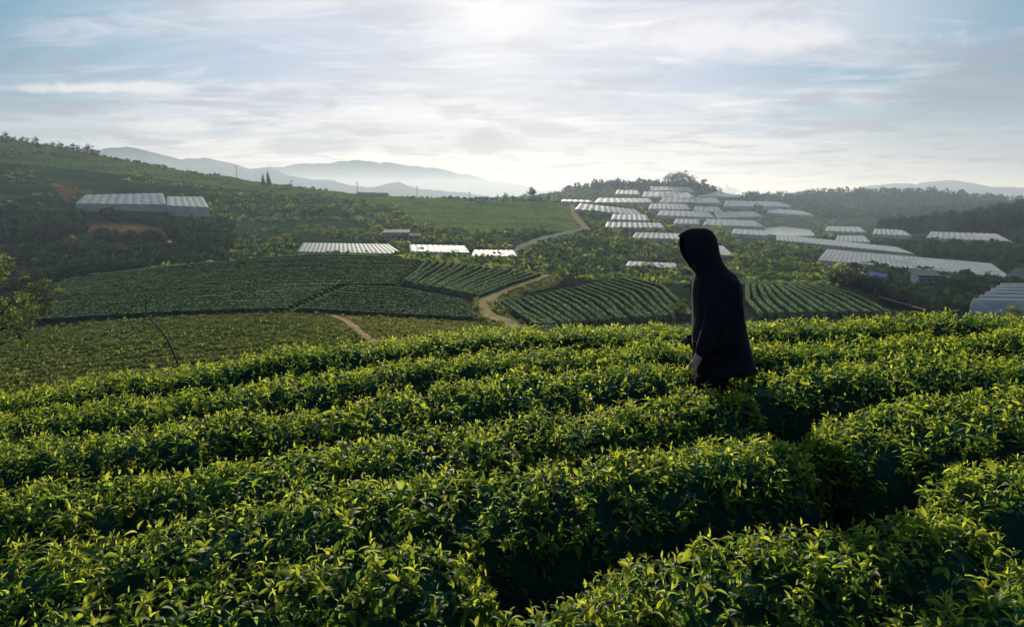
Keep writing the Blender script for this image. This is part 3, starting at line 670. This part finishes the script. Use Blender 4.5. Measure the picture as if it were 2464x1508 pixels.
# ---------------------------------------------------------------- trees
def tree_proto(kind, seed, mt, label, group, loc, h):
    r = np.random.default_rng(seed)
    root = empty('conifer_tree' if kind == 'con' else 'tree', loc, label, 'tree', group)
    ps = []
    if kind == 'con':
        ps.append(tube([(0, 0, -.05), (0.01, 0, .5), (0, 0, 1)], [.03, .02, .004], 6))
        cen = []; siz = []
        for k in range(26):
            z = .14+.84*k/25; rad = .2*(1-z)**.8+.02
            for j in range(4):
                a = r.uniform(0, 6.28); cen.append((rad*.6*math.cos(a), rad*.6*math.sin(a), z)); siz.append((rad*.55, rad*.55, .03))
        V, Q, t = cards(np.array(cen), np.array(siz), np.full(len(cen), .4), 9, .5, seed)
    else:
        tr = .5 if kind == 'tall' else .2
        ps.append(tube([(0, 0, -.05), (.015, .01, tr*.5), (-.01, .02, tr), (0.01, 0, tr+.25)], [.035, .026, .02, .01], 7))
        cen = []; siz = []
        for k in range(18):
            a = k*2.4+r.uniform(-.4, .4); zz = r.uniform(tr+.02, .9); rad = r.uniform(.08, .36)*(1.15-abs(zz-.55))
            e = np.array([rad*math.cos(a), rad*math.sin(a), zz]); s0 = np.array([0, 0.01, r.uniform(tr*.8, tr+.2)])
            ps.append(tube([s0, (s0+e)/2+r.normal(size=3)*.015, e], [.014, .009, .004], 5))
            for j in range(4):
                cen.append(e+r.normal(size=3)*.06); s = r.uniform(.07, .14); siz.append((s, s, s*.75))
        V, Q, t = cards(np.array(cen), np.array(siz), np.clip(.45+.15*r.normal(size=len(cen)), 0, 1), 60, .17, seed, shell=.25)
    v, q = join(ps); add_mesh('trunk', v, q, M['bark'], root)
    add_mesh('crown', V, Q, mt, root, smooth=False, attr=t)
    root.scale = (h, h, h)
    return root
PROTO = {}
def place_tree(kind, mt, px, py, hpx, label, group=None, ymin=120, wide=1., Y=None):
    if Y is None: p = unp(px, py, ymin=ymin)
    else:
        u, dy, dz = ray(px, py); X = u/dy*Y; p = np.array([X, Y, T(X, Y)])
    h = hpx*p[1]/F
    key = (kind, mt, len([1 for k in PROTO if k[:2] == (kind, mt)]) if random.random() < .35 else 0)
    if key not in PROTO:
        o = tree_proto(kind, 300+len(PROTO)*13, M[mt], label, group, tuple(p), h)
        o.scale = (h*wide, h*wide, h); PROTO[key] = o; return o
    o = dup(PROTO[key], tuple(p), random.uniform(0, 6.28), (h*wide, h*wide, h), label, group)
    if not group and 'group' in o: del o['group']
    return o
for x, y, h in [(15, 324, 16), (55, 331, 13), (66, 333, 12), (88, 339, 20), (128, 348, 17), (146, 352, 20), (178, 358, 24), (192, 361, 18), (213, 363, 26), (232, 367, 20), (35, 328, 10), (160, 354, 16), (203, 362, 18), (222, 366, 16)]:
    place_tree('broad', 'pine', x, y+10, h*.9, 'small dark tree standing on the skyline of the left hill', 'trees on the left skyline', 350, 1.3)
place_tree('con', 'pine', 634, 449, 30, 'left conifer of the pair on the left ridge', None, 350)
place_tree('con', 'pine', 646, 449, 36, 'right conifer of the pair on the left ridge, slightly taller', None, 350)
for x, y in [(725, 572), (765, 572), (797, 578), (850, 580), (690, 590), (660, 600)]:
    place_tree('broad', 'lit', x, y, 32, 'small round tree in the row behind the valley greenhouse', 'round trees behind the valley greenhouse', 200, 1.2)
place_tree('tall', 'pine', 1280, 488, 36, 'tall lone tree on the ridge above the bright tea hill', None, 350, .75)
for x, y, h in [(1215, 480, 20), (1235, 481, 16), (1196, 479, 14), (1320, 480, 16), (1345, 478, 18), (1300, 481, 14), (1255, 482, 13)]:
    place_tree('broad', 'pine', x, y+5, h, 'little tree on the ridge near the tall lone tree', 'little ridge trees', 350)
for x, y, h in [(1612, 452, 26), (1630, 450, 30), (1648, 450, 30), (1664, 453, 24), (1692, 458, 22), (1712, 456, 30), (1728, 457, 26), (1748, 462, 28), (1766, 466, 24)]:
    place_tree('broad', 'pine', x, y, h*1.15, 'dark tree on the far hilltop above the greenhouses', 'trees on the far hilltop', 700, 1.3)
place_tree('broad', 'scrub', 98, 730, 115, 'dense dark tree standing at the left end of the tea knoll', None, 60, 1.05, Y=85)
place_tree('broad', 'weed', -18, 905, 290, 'sunlit leafy tree cut by the left edge', None, 30, .78, Y=46)
place_tree('broad', 'scrub', 45, 800, 120, 'dark bushy tree behind the sunlit tree at the left edge', None, 30, 1.0, Y=66)
place_tree('broad', 'lit', 1352, 672, 30, 'small yellowish tree at the top of the dirt track', None, 90, 1.4)
place_tree('broad', 'scrub', 1632, 775, 62, 'dark bushy tree at the right end of the curved terraces', None, 70, 1.0, Y=84)
for x, y, h in [(1385, 665, 30), (1440, 652, 26), (1500, 660, 24), (1560, 655, 30), (1320, 655, 26), (1130, 600, 30), (1180, 592, 28), (1090, 585, 26), (1300, 625, 30), (1400, 620, 24), (1820, 670, 34), (1890, 660, 36), (1960, 668, 32)]:
    place_tree('broad', 'scrub', x, y, h, 'bushy green tree in the valley between knoll and far hillside', 'valley trees', 160, 1.2)
for x, y, h in [(2005, 705, 40), (2035, 712, 44), (2070, 715, 36), (2160, 722, 44), (2300, 722, 56), (2330, 712, 50), (2270, 715, 46), (2180, 735, 40), (2240, 740, 50), (2130, 730, 40)]:
    place_tree('broad', 'pine', x, y, h, 'dark tree beside the houses of the right valley', 'trees among the right valley houses', 130, 1.2)
for x, y, h in [(2120, 560, 36), (2140, 562, 40), (2165, 560, 42), (2190, 562, 42), (2215, 558, 44), (2250, 556, 46), (2290, 556, 48), (2330, 556, 48), (2370, 556, 46), (2420, 556, 48), (2450, 556, 46)]:
    place_tree('tall', 'pine', x, y, h, 'dark pine at the front edge of the right forest', 'pines at the forest edge', 330, .8)
place_tree('broad', 'lit', 2440, 762, 52, 'light green bush tree poking over the hedge at right', None, 60, 1.0, Y=70)

def sapling(px, py, Y, label):
    u, dy, dz = ray(px, py); X = u/dy*Y; b = np.array([X, Y, T(X, Y)])
    root = empty('bare_sapling', b, label, 'sapling')
    w = lambda x, y, o=0: np.array([ray(x, y)[0]/ray(x, y)[1]*(Y+o), Y+o, ray(x, y)[2]/ray(x, y)[1]*(Y+o)])-b
    main = [np.array([0, 0, -.2]), w(430, 880), w(405, 820), w(378, 785), w(355, 760), w(350, 735), w(356, 700)]
    V, q = tube(main, [.055, .05, .042, .035, .028, .018, .008], 6); add_mesh('trunk', V, q, M['bark'], root)
    for br in ([w(430, 880), w(400, 890, .2), w(370, 870, .2), w(335, 838, .3)], [w(378, 785), w(362, 770, -.1), w(345, 765, -.1)], [w(350, 735), w(365, 715), w(368, 705)], [w(405, 820), w(385, 842, .2), w(345, 850, .3)]):
        V, q = tube(br, [.028, .022, .015, .008][:len(br)], 5); add_mesh('branch', V, q, M['bark'], root)
sapling(436, 905, 30, 'bare leaning sapling with forked twigs below the crest hedge')

def pole_at(px, py, hpx, ymin, label, grp):
    p = unp(px, py, ymin=ymin); h = hpx*p[1]/F
    root = empty('utility_pole', tuple(p), label, 'utility pole', grp)
    V, q = tube([(0, 0, -.5), (0, 0, h)], [.24, .17], 8); add_mesh('post', V, q, M['pole'], root)
    V, q = tube([(-1.1, 0, h*.9), (1.1, 0, h*.9)], [.12, .12], 4); add_mesh('crossarm', V, q, M['pole'], root)
for x, y, h in [(570, 432, 32), (860, 470, 32), (1004, 482, 34), (702, 458, 24), (1130, 486, 24)]:
    pole_at(x, y, h, 380, 'thin utility pole on the crest of the left ridge', 'poles along the left ridge')

def box(x0, x1, y0, y1, z0, z1):
    V = [(x, y, z) for x in (x0, x1) for y in (y0, y1) for z in (z0, z1)]
    return V, [(0, 1, 3, 2), (4, 6, 7, 5), (0, 4, 5, 1), (2, 3, 7, 6), (0, 2, 6, 4), (1, 5, 7, 3)]
def house(px, py, ymin, w, d, h, rz, wall, roof, label, gable=True, nw=3, storeys=1):
    p = unp(px, py, ymin=ymin); root = empty('house', tuple(p), label, 'house', None, rz)
    H = h*storeys
    V, q = box(-w/2, w/2, -d/2, d/2, -1, H)
    if gable:
        i = len(V); V += [(-w/2, -d/2, H), (w/2, -d/2, H), (-w/2, d/2, H), (w/2, d/2, H), (0, -d/2, H+w*.32), (0, d/2, H+w*.32)]
        q += [(i, i+1, i+4), (i+2, i+5, i+3)]
    add_mesh('wall', V, q, wall, root, smooth=False)
    o = .5; rh = w*.32
    if gable:
        k = rh/(w/2)
        V = []
        for s in (-1, 1):
            for yy in (-d/2-o, d/2+o):
                V += [(s*(w/2+o), yy, H-k*o+.05), (s*(w/2+o), yy, H-k*o+.25)]
        for yy in (-d/2-o, d/2+o): V += [(0, yy, H+rh+.05), (0, yy, H+rh+.25)]
        q = [(1, 3, 11, 9), (5, 9, 11, 7), (0, 8, 10, 2), (4, 6, 10, 8), (0, 1, 9, 8), (4, 8, 9, 5), (2, 10, 11, 3), (6, 7, 11, 10), (0, 2, 3, 1), (4, 5, 7, 6)]
    else:
        V, q = box(-w/2-o, w/2+o, -d/2-o, d/2+o, H+.05, H+.3); V = [(x, y, z+(.8 if y > 0 else 0)) for x, y, z in V]
    add_mesh('roof', V, q, roof, root, smooth=False)
    for s in range(storeys):
        for k in range(nw):
            xc = -w/2+w*(k+.5)/nw; z0 = h*s
            if s == 0 and k == nw//2:
                V, q = box(xc-.5, xc+.5, -d/2-.06, -d/2-.005, 0, 2.1); add_mesh('door', V, q, M['wood'], root, smooth=False)
            else:
                V, q = box(xc-.65, xc+.65, -d/2-.08, -d/2-.005, z0+.9, z0+2.1); fr = add_mesh('window', V, q, M['white'] if wall != M['white'] else M['greyroof'], root, smooth=False)
                V, q = box(xc-.52, xc+.52, -d/2-.10, -d/2-.082, z0+1.02, z0+1.98); add_mesh('pane', V, q, M['glass'], fr, smooth=False)
house(955, 578, 200, 9, 6, 2.8, .1, M['white'], M['greyroof'], 'pale flat roofed farmhouse above the valley greenhouses', False, 4)
house(992, 583, 200, 6, 4, 2.2, -.1, M['white'], M['redroof'], 'low shed right of the pale farmhouse', False, 3)
house(2112, 692, 130, 4.6, 6, 2.4, .25, M['white'], M['blueroof'], 'white house with a steep blue gable roof in the right valley', True, 3)
house(2222, 706, 130, 5, 6, 2.4, -.2, M['bluewall'], M['greyroof'], 'two storey bluish house under the large greenhouse', False, 3, 2)
house(2470, 690, 130, 7, 7, 2.8, .3, M['bluewall'], M['greyroof'], 'dark gabled house at the right edge behind the near greenhouse', True, 3)
house(2288, 690, 140, 4, 4, 2.0, .3, M['white'], M['greyroof'], 'small grey shed between the bluish house and the edge', False, 3)
house(1158, 484, 380, 10, 7, 2.8, .1, M['white'], M['greyroof'], 'white building on the ridge left of the lone tree', False, 4)

# ---------------------------------------------------------------- person
YP = 4.5; PXC = 1725
uc, dyc, _ = ray(PXC, 800); XP = uc/dyc*YP; ZPG = float(zg(XP, YP))
def L3(px, py, yo=0.):
    u, dy, dz = ray(px, py); return np.array([u/dy*YP-XP, yo, dz/dy*YP-ZPG])
def skin(name, verts, edges, radii, root=0, sub=2):
    me = bpy.data.meshes.new(name); me.from_pydata([tuple(v) for v in verts], edges, []); me.update()
    o = bpy.data.objects.new(name, me); C.objects.link(o)
    o.modifiers.new('s', 'SKIN')
    for i, r in enumerate(radii):
        sv = me.skin_vertices[0].data[i]; sv.radius = (r, r); sv.use_root = (i == root)
    sb = o.modifiers.new('u', 'SUBSURF'); sb.levels = sub; sb.render_levels = sub
    dg = bpy.context.evaluated_depsgraph_get(); ev = o.evaluated_get(dg); em = ev.to_mesh()
    V = [tuple(v.co) for v in em.vertices]; Fc = [tuple(p.vertices) for p in em.polygons]
    ev.to_mesh_clear(); bpy.data.objects.remove(o); bpy.data.meshes.remove(me)
    return V, Fc
pts = []; rad = []; edg = []
def addp(p, r, par=None):
    pts.append(np.array(p, float)); rad.append(r)
    if par is not None: edg.append((par, len(pts)-1))
    return len(pts)-1
HIP = {s: L3(1722-6*(s < 0), 850, s*.085) for s in (-1, 1)}
KNE = {s: np.array((-.01-.08*(s < 0), s*.10, .49)) for s in (-1, 1)}
ANK = {s: np.array((.05-.08*(s < 0), s*.10, .09)) for s in (-1, 1)}
pel = addp(L3(1734, 826), .11); wst = addp(L3(1732, 775), .11, pel); che = addp(L3(1724, 712), .13, wst); nb = addp(L3(1716, 672), .075, che)
nk = addp(L3(1706, 645), .055, nb); hd = addp(L3(1692, 618), .078, nk); cr = addp(L3(1684, 582), .08, hd)
ARM = {-1: [(1714, 686, -.145), (1695, 772, -.165), (1666, 842, -.165), (1659, 857, -.165)], 1: [(1720, 686, .15), (1722, 780, .17), (1708, 845, .16), (1704, 862, .158)]}
for s in (-1, 1):
    A = ARM[s]
    sh = addp(L3(*A[0]), .062, che); el = addp(L3(*A[1]), .047, sh); wr = addp(L3(*A[2]), .029, el)
    pm = addp(L3(*A[3]), .031, wr); addp(L3(A[3][0]-3, A[3][1]+10, A[3][2]), .029, pm)
    hp = addp(HIP[s], .085, pel); kn = addp(KNE[s], .058, hp); ak = addp(ANK[s], .04, kn); addp(ANK[s]+np.array([-.13, s*.01, -.05]), .036, ak)
bodyparts = [skin('b', pts, edg, rad, 0, 2)]
bodyparts.append(skin('n', [L3(1668, 598), L3(1658, 606), L3(1655, 613), L3(1662, 616)], [(0, 1), (1, 2), (2, 3)], [.011, .013, .014, .01]))
bodyparts.append(skin('j', [L3(1690, 628), L3(1674, 634), L3(1668, 632)], [(0, 1), (1, 2)], [.05, .035, .025]))
bodyparts.append(skin('m', [L3(1664, 622, -.02), L3(1661, 622, 0), L3(1664, 622, .02)], [(0, 1), (1, 2)], [.006, .008, .006]))
for s in (-1, 1):
    bodyparts.append(skin('e', [L3(1694, 603, s*.08), L3(1697, 612, s*.086), L3(1693, 620, s*.08)], [(0, 1), (1, 2)], [.012, .014, .009]))
    hx, hy, ho = ARM[s][3]
    for k in range(4):
        o = ho+(k-1.5)*.017
        ln = [.8, .95, .9, .72][k]; x = [0, 2, 3, 2][k]
        b0 = L3(hx-2-x*.6+k, hy+9, o)
        p1 = b0+np.array([-.006, 0, -.034*ln]); p2 = p1+np.array([.006, 0, -.028*ln]); p3 = p2+np.array([.016, 0, -.020*ln])
        bodyparts.append(skin('f', [b0+np.array([0, 0, .02]), b0, p1, p2, p3], [(0, 1), (1, 2), (2, 3), (3, 4)], [.0095, .0105, .0095, .0088, .0078]))
    t0 = L3(hx-4, hy-2, ho)
    bodyparts.append(skin('t', [t0, t0+np.array([-.020, -s*.008, -.022]), t0+np.array([-.024, -s*.012, -.048]), t0+np.array([-.018, -s*.012, -.066])], [(0, 1), (1, 2), (2, 3)], [.014, .0125, .011, .0088]))
V, Fc = join(bodyparts)
person = add_mesh('person', V, Fc, M['skin'])
person.location = (XP, YP, ZPG)
tag(person, 'person in a black hooded coat walking through the tea with head bowed', 'person')
V1, E1, R1 = [L3(1734, 826)], [], [.14]
for s in (-1, 1):
    i = len(V1); V1 += [HIP[s], (HIP[s]+KNE[s])/2, KNE[s], (KNE[s]+ANK[s])/2, ANK[s]+np.array([0, 0, .02])]; R1 += [.125, .115, .092, .085, .075]; E1 += [(0, i), (i, i+1), (i+1, i+2), (i+2, i+3), (i+3, i+4)]
V, Fc = skin('t', V1, E1, R1); add_mesh('trousers', V, Fc, M['trouser'], person)
for s in (-1, 1):
    x = .05-.08*(s < 0)
    V, Fc = skin('s', [(x+.04, s*.1, .055), (x-.05, s*.105, .05), (x-.17, s*.11, .04)], [(0, 1), (1, 2)], [.056, .056, .048]); add_mesh('shoe', V, Fc, M['shoe'], person)
rings = [(888, 1664, 1816, .215), (880, 1664, 1814, .215), (858, 1665, 1808, .21), (820, 1667, 1799, .20), (790, 1668, 1791, .195), (758, 1670, 1785, .19), (725, 1669, 1782, .195), (700, 1668, 1780, .20), (680, 1670, 1776, .198), (668, 1672, 1771, .18), (657, 1676, 1764, .155), (648, 1680, 1752, .12)]
seg = 44
def loft(rings, seg, nx=2.3, fold=.0, sd=0):
    V = []
    for i, (py, l, r, hy) in enumerate(rings):
        a = L3(l, py); b = L3(r, py); cx = (a[0]+b[0])/2; hx = (b[0]-a[0])/2; z = (a[2]+b[2])/2
        for k in range(seg):
            t = 2*math.pi*k/seg; c, s = math.cos(t), math.sin(t)
            e = 2/nx; x = abs(c)**e*math.copysign(1, c); y = abs(s)**e*math.copysign(1, s)
            w = 1+fold*float(fbm(np.array(t*2.2+sd), np.array(i*.12+sd), 3))*(1 if i < len(rings)-6 else .4)
            V.append((cx+hx*x*(1+(w-1)*.4), hy*y*w, z))
    n = len(rings); Fc = [(i*seg+k, i*seg+(k+1) % seg, (i+1)*seg+(k+1) % seg, (i+1)*seg+k) for i in range(n-1) for k in range(seg)]
    return V, Fc
def dens(rings, m):
    A = np.array(rings, float); t = np.linspace(0, len(A)-1, m)
    return [tuple(np.interp(q, range(len(A)), A[:, j]) for j in range(4)) for q in t]
coatparts = [loft(dens(rings, 40), seg, 2.3, .18, 3)]
coatparts.append(skin('a', [L3(1722, 676, -.11), L3(1714, 692, -.143), L3(1705, 736, -.163), L3(1693, 776, -.175), L3(1680, 815, -.173), L3(1667, 848, -.166)], [(0, 1), (1, 2), (2, 3), (3, 4), (4, 5)], [.075, .078, .070, .064, .056, .048]))
coatparts.append(skin('a', [L3(1722, 676, .11), L3(1720, 692, .15), L3(1722, 740, .18), L3(1722, 785, .185), L3(1715, 822, .178), L3(1709, 852, .164)], [(0, 1), (1, 2), (2, 3), (3, 4), (4, 5)], [.075, .078, .068, .062, .054, .047]))
V, Fc = join(coatparts)
coat = add_mesh('coat', V, Fc, M['cloth'], person)
hr = [(678, 1673, 1774, .19), (668, 1674, 1770, .175), (658, 1674, 1763, .155), (646, 1663, 1750, .13), (630, 1645, 1738, .120), (610, 1633, 1731, .121), (590, 1629, 1727, .118), (572, 1631, 1722, .106), (560, 1637, 1716, .087), (553, 1647, 1708, .062), (549, 1659, 1698, .034), (547.5, 1676, 1684, .006)]
V, Fc = loft(dens(hr, 44), 44, 2.1, .05, 9)
zt, zb = L3(1680, 570)[2], L3(1680, 648)[2]
keepF = []
for f in Fc:
    c = np.mean([V[i] for i in f], axis=0)
    xl = np.interp(c[2], [zb, L3(1680, 610)[2], zt], [L3(1668, 640)[0], L3(1644, 610)[0], L3(1641, 575)[0]])
    if zb < c[2] < zt and c[0] < xl and abs(c[1]) < .088: continue
    keepF.append(f)
hood = add_mesh('hood', V, keepF, M['cloth'], coat)
so = hood.modifiers.new('thick', 'SOLIDIFY'); so.thickness = .006; so.offset = -1
for s in (-1, 1):
    V, Fc = tube([L3(1684, 664, s*.09), L3(1678, 680, s*.12), L3(1674, 700, s*.12), L3(1673, 716, s*.12)], [.004]*4, 6)
    add_mesh('drawstring', V, Fc, M['cloth'], coat)

# ---------------------------------------------------------------- light, air, sky
SUN_EL = math.radians(17); SUN_AZ = math.radians(-1.2)
sd_ = bpy.data.lights.new('sun', 'SUN'); sd_.energy = 5; sd_.angle = math.radians(.5); sd_.color = (1, .92, .74)
so_ = bpy.data.objects.new('sun', sd_); C.objects.link(so_)
from mathutils import Vector
dvec = Vector((math.sin(SUN_AZ)*math.cos(SUN_EL), math.cos(SUN_AZ)*math.cos(SUN_EL), math.sin(SUN_EL)))
so_.rotation_euler = dvec.to_track_quat('Z', 'Y').to_euler(); so_.location = (0, 0, 50)
m, nt, out = mat('hazy_air')
vs = N(nt, 'ShaderNodeVolumeScatter', Density=.00021, Anisotropy=.36, Color=(.68, .81, 1, 1))
nt.links.new(vs.outputs[0], out.inputs['Volume'])
V, q = box(-14000, 14000, -300, 14500, -200, 165)
sk = add_mesh('sky', V, q, m, smooth=False); tag(sk, 'hazy air layer filling the valley up to the horizon', 'sky', kind='structure')

w = bpy.data.worlds.new('World'); bpy.context.scene.world = w; w.use_nodes = True
nt = w.node_tree; nt.nodes.clear(); L = nt.links.new
def math_(op, a, b=None, c=None):
    n = nt.nodes.new('ShaderNodeMath'); n.operation = op
    for i, v in enumerate((a, b, c)):
        if v is None: continue
        if isinstance(v, (int, float)): n.inputs[i].default_value = v
        else: L(v, n.inputs[i])
    return n.outputs[0]
def mixc(f, a, b):
    n = nt.nodes.new('ShaderNodeMixRGB'); n.use_clamp = False
    for i, v in enumerate((f, a, b)):
        if isinstance(v, tuple): n.inputs[i].default_value = (*v, 1)
        elif isinstance(v, (int, float)): n.inputs[i].default_value = v
        else: L(v, n.inputs[i])
    return n.outputs[0]
wo = N(nt, 'ShaderNodeOutputWorld'); bg = N(nt, 'ShaderNodeBackground', Strength=.1)
skt = N(nt, 'ShaderNodeTexSky', sky_type='NISHITA', sun_disc=False, sun_elevation=SUN_EL, sun_rotation=SUN_AZ)
skt.air_density = 1.0; skt.dust_density = .6; skt.ozone_density = 2
tc = N(nt, 'ShaderNodeTexCoord'); sx = N(nt, 'ShaderNodeSeparateXYZ'); L(tc.outputs['Generated'], sx.inputs[0])
Zd = sx.outputs['Z']
dt = N(nt, 'ShaderNodeVectorMath', operation='DOT_PRODUCT'); L(tc.outputs['Generated'], dt.inputs[0]); dt.inputs[1].default_value = tuple(dvec)
ang = math_('DIVIDE', math_('ARCCOSINE', math_('MINIMUM', dt.outputs['Value'], .99999)), math.pi/2)
ra = ramp(nt, [(0, (1, 1, .98)), (.04, (.92, .93, .96)), (.09, (.64, .69, .81)), (.20, (.48, .57, .75)), (.29, (.25, .45, .63)), (.37, (.07, .30, .47)), (.50, (.05, .25, .42)), (.7, (.13, .27, .42)), (1, (.13, .22, .35))])
L(ang, ra.inputs['Fac'])
hz = N(nt, 'ShaderNodeMapRange', interpolation_type='SMOOTHSTEP'); L(Zd, hz.inputs['Value']); hz.inputs['From Min'].default_value = 0; hz.inputs['From Max'].default_value = .20; hz.inputs['To Min'].default_value = .80; hz.inputs['To Max'].default_value = 0
rh = ramp(nt, [(0, (.90, .84, .80)), (.35, (.72, .67, .69)), (.55, (.47, .48, .54)), (1, (.20, .25, .33))]); L(ang, rh.inputs['Fac'])
base = mixc(hz.outputs[0], ra.outputs['Color'], rh.outputs['Color'])
za = math_('ADD', math_('MAXIMUM', Zd, 0), .07)
cx = N(nt, 'ShaderNodeCombineXYZ'); L(math_('DIVIDE', sx.outputs['X'], za), cx.inputs[0]); L(math_('DIVIDE', sx.outputs['Y'], za), cx.inputs[1])
mp = N(nt, 'ShaderNodeMapping'); mp.inputs['Scale'].default_value = (.42, 1.0, 1); mp.inputs['Rotation'].default_value = (0, 0, .30); mp.inputs['Location'].default_value = (2.1, .9, 0); L(cx.outputs[0], mp.inputs[0])
n1 = N(nt, 'ShaderNodeTexNoise', Scale=.75, Detail=10.0, Roughness=.55, Distortion=.8); L(mp.outputs[0], n1.inputs['Vector'])
n2 = N(nt, 'ShaderNodeTexNoise', Scale=2.2, Detail=10.0, Roughness=.60, Distortion=1.5); L(mp.outputs[0], n2.inputs['Vector'])
n3 = N(nt, 'ShaderNodeTexNoise', Scale=1.3, Detail=10.0, Roughness=.60, Distortion=.4); L(cx.outputs[0], n3.inputs['Vector'])
r1 = ramp(nt, [(.46, (0, 0, 0)), (.60, (1, 1, 1))]); L(n1.outputs['Fac'], r1.inputs['Fac'])
r2 = ramp(nt, [(.50, (0, 0, 0)), (.66, (1, 1, 1))]); L(n2.outputs['Fac'], r2.inputs['Fac'])
r3 = ramp(nt, [(.51, (0, 0, 0)), (.61, (1, 1, 1))]); L(n3.outputs['Fac'], r3.inputs['Fac'])
fade = ramp(nt, [(.25, (1, 1, 1)), (.42, (.28, .28, .28))]); L(ang, fade.inputs['Fac'])
cm = math_('MINIMUM', math_('ADD', math_('MULTIPLY', r1.outputs['Color'], .62), math_('MULTIPLY', r2.outputs['Color'], .50)), 1.0)
cm = math_('MULTIPLY', cm, fade.outputs['Color'])
rc = ramp(nt, [(0, (1, 1, 1)), (.13, (.94, .92, .95)), (.35, (.84, .81, .87)), (.5, (.72, .71, .78)), (.7, (.34, .38, .46)), (1, (.2, .24, .3))]); L(ang, rc.inputs['Fac'])
c1 = mixc(cm, base, rc.outputs['Color'])
rg = ramp(nt, [(0, (.60, .59, .67)), (.35, (.37, .37, .46)), (.7, (.24, .27, .33)), (1, (.14, .17, .22))]); L(ang, rg.inputs['Fac'])
low = N(nt, 'ShaderNodeMapRange'); L(Zd, low.inputs['Value']); low.inputs['From Min'].default_value = .05; low.inputs['From Max'].default_value = .28; low.inputs['To Min'].default_value = .80; low.inputs['To Max'].default_value = .28
c2 = mixc(math_('MULTIPLY', r3.outputs['Color'], low.outputs[0]), c1, rg.outputs['Color'])
# single small clouds hanging in fixed directions of the sky
tx = math_('DIVIDE', sx.outputs['X'], math_('MAXIMUM', sx.outputs['Y'], .05)); tz = math_('DIVIDE', Zd, math_('MAXIMUM', sx.outputs['Y'], .05))
nb_ = N(nt, 'ShaderNodeTexNoise', Scale=14.0, Detail=9.0, Roughness=.62); L(tc.outputs['Generated'], nb_.inputs['Vector'])
wob = math_('MULTIPLY', math_('SUBTRACT', nb_.outputs['Fac'], .5), 2.6)
front = math_('GREATER_THAN', sx.outputs['Y'], .2)
def cloudlet(cin, px, py, sxx, szz, amt, colr):
    u, dy, dz = ray(px, py)
    a = math_('DIVIDE', math_('SUBTRACT', tx, u/dy), sxx); b_ = math_('DIVIDE', math_('SUBTRACT', tz, dz/dy), szz)
    rr = math_('SQRT', math_('ADD', math_('MULTIPLY', a, a), math_('MULTIPLY', b_, b_)))
    mr_ = nt.nodes.new('ShaderNodeMapRange'); mr_.interpolation_type = 'SMOOTHSTEP'
    L(math_('ADD', rr, wob), mr_.inputs['Value']); mr_.inputs['From Min'].default_value = .35; mr_.inputs['From Max'].default_value = 1.15; mr_.inputs['To Min'].default_value = amt; mr_.inputs['To Max'].default_value = 0
    return mixc(math_('MULTIPLY', mr_.outputs[0], front), cin, colr)
c2 = cloudlet(c2, 1165, 338, .060, .020, .85, (.46, .46, .53))
c2 = cloudlet(c2, 740, 352, .075, .014, .7, (.44, .46, .54))
c2 = cloudlet(c2, 1385, 362, .022, .009, .6, (.52, .52, .58))
c2 = cloudlet(c2, 2380, 215, .16, .035, .55, (.34, .36, .43))
c2 = cloudlet(c2, 240, 212, .15, .010, .75, (.92, .90, .93))
c2 = cloudlet(c2, 430, 305, .08, .010, .6, (.90, .88, .90))
c2 = cloudlet(c2, 1830, 90, .22, .022, .6, (.95, .93, .96))
sc_ = N(nt, 'ShaderNodeVectorMath', operation='SCALE'); L(c2, sc_.inputs[0]); sc_.inputs['Scale'].default_value = 9.6
c3 = mixc(.05, sc_.outputs[0], skt.outputs[0])
L(c3, bg.inputs['Color']); L(bg.outputs[0], wo.inputs[0])

# ---------------------------------------------------------------- camera
cd = bpy.data.cameras.new('camera'); cd.lens = 24; cd.sensor_width = 36; cd.clip_start = .05; cd.clip_end = 40000
co = bpy.data.objects.new('camera', cd); C.objects.link(co); co.location = (0, 0, 0); co.rotation_euler = (math.pi/2-PT, 0, 0)
bpy.context.scene.camera = co
bpy.context.scene.view_settings.view_transform = 'Standard'
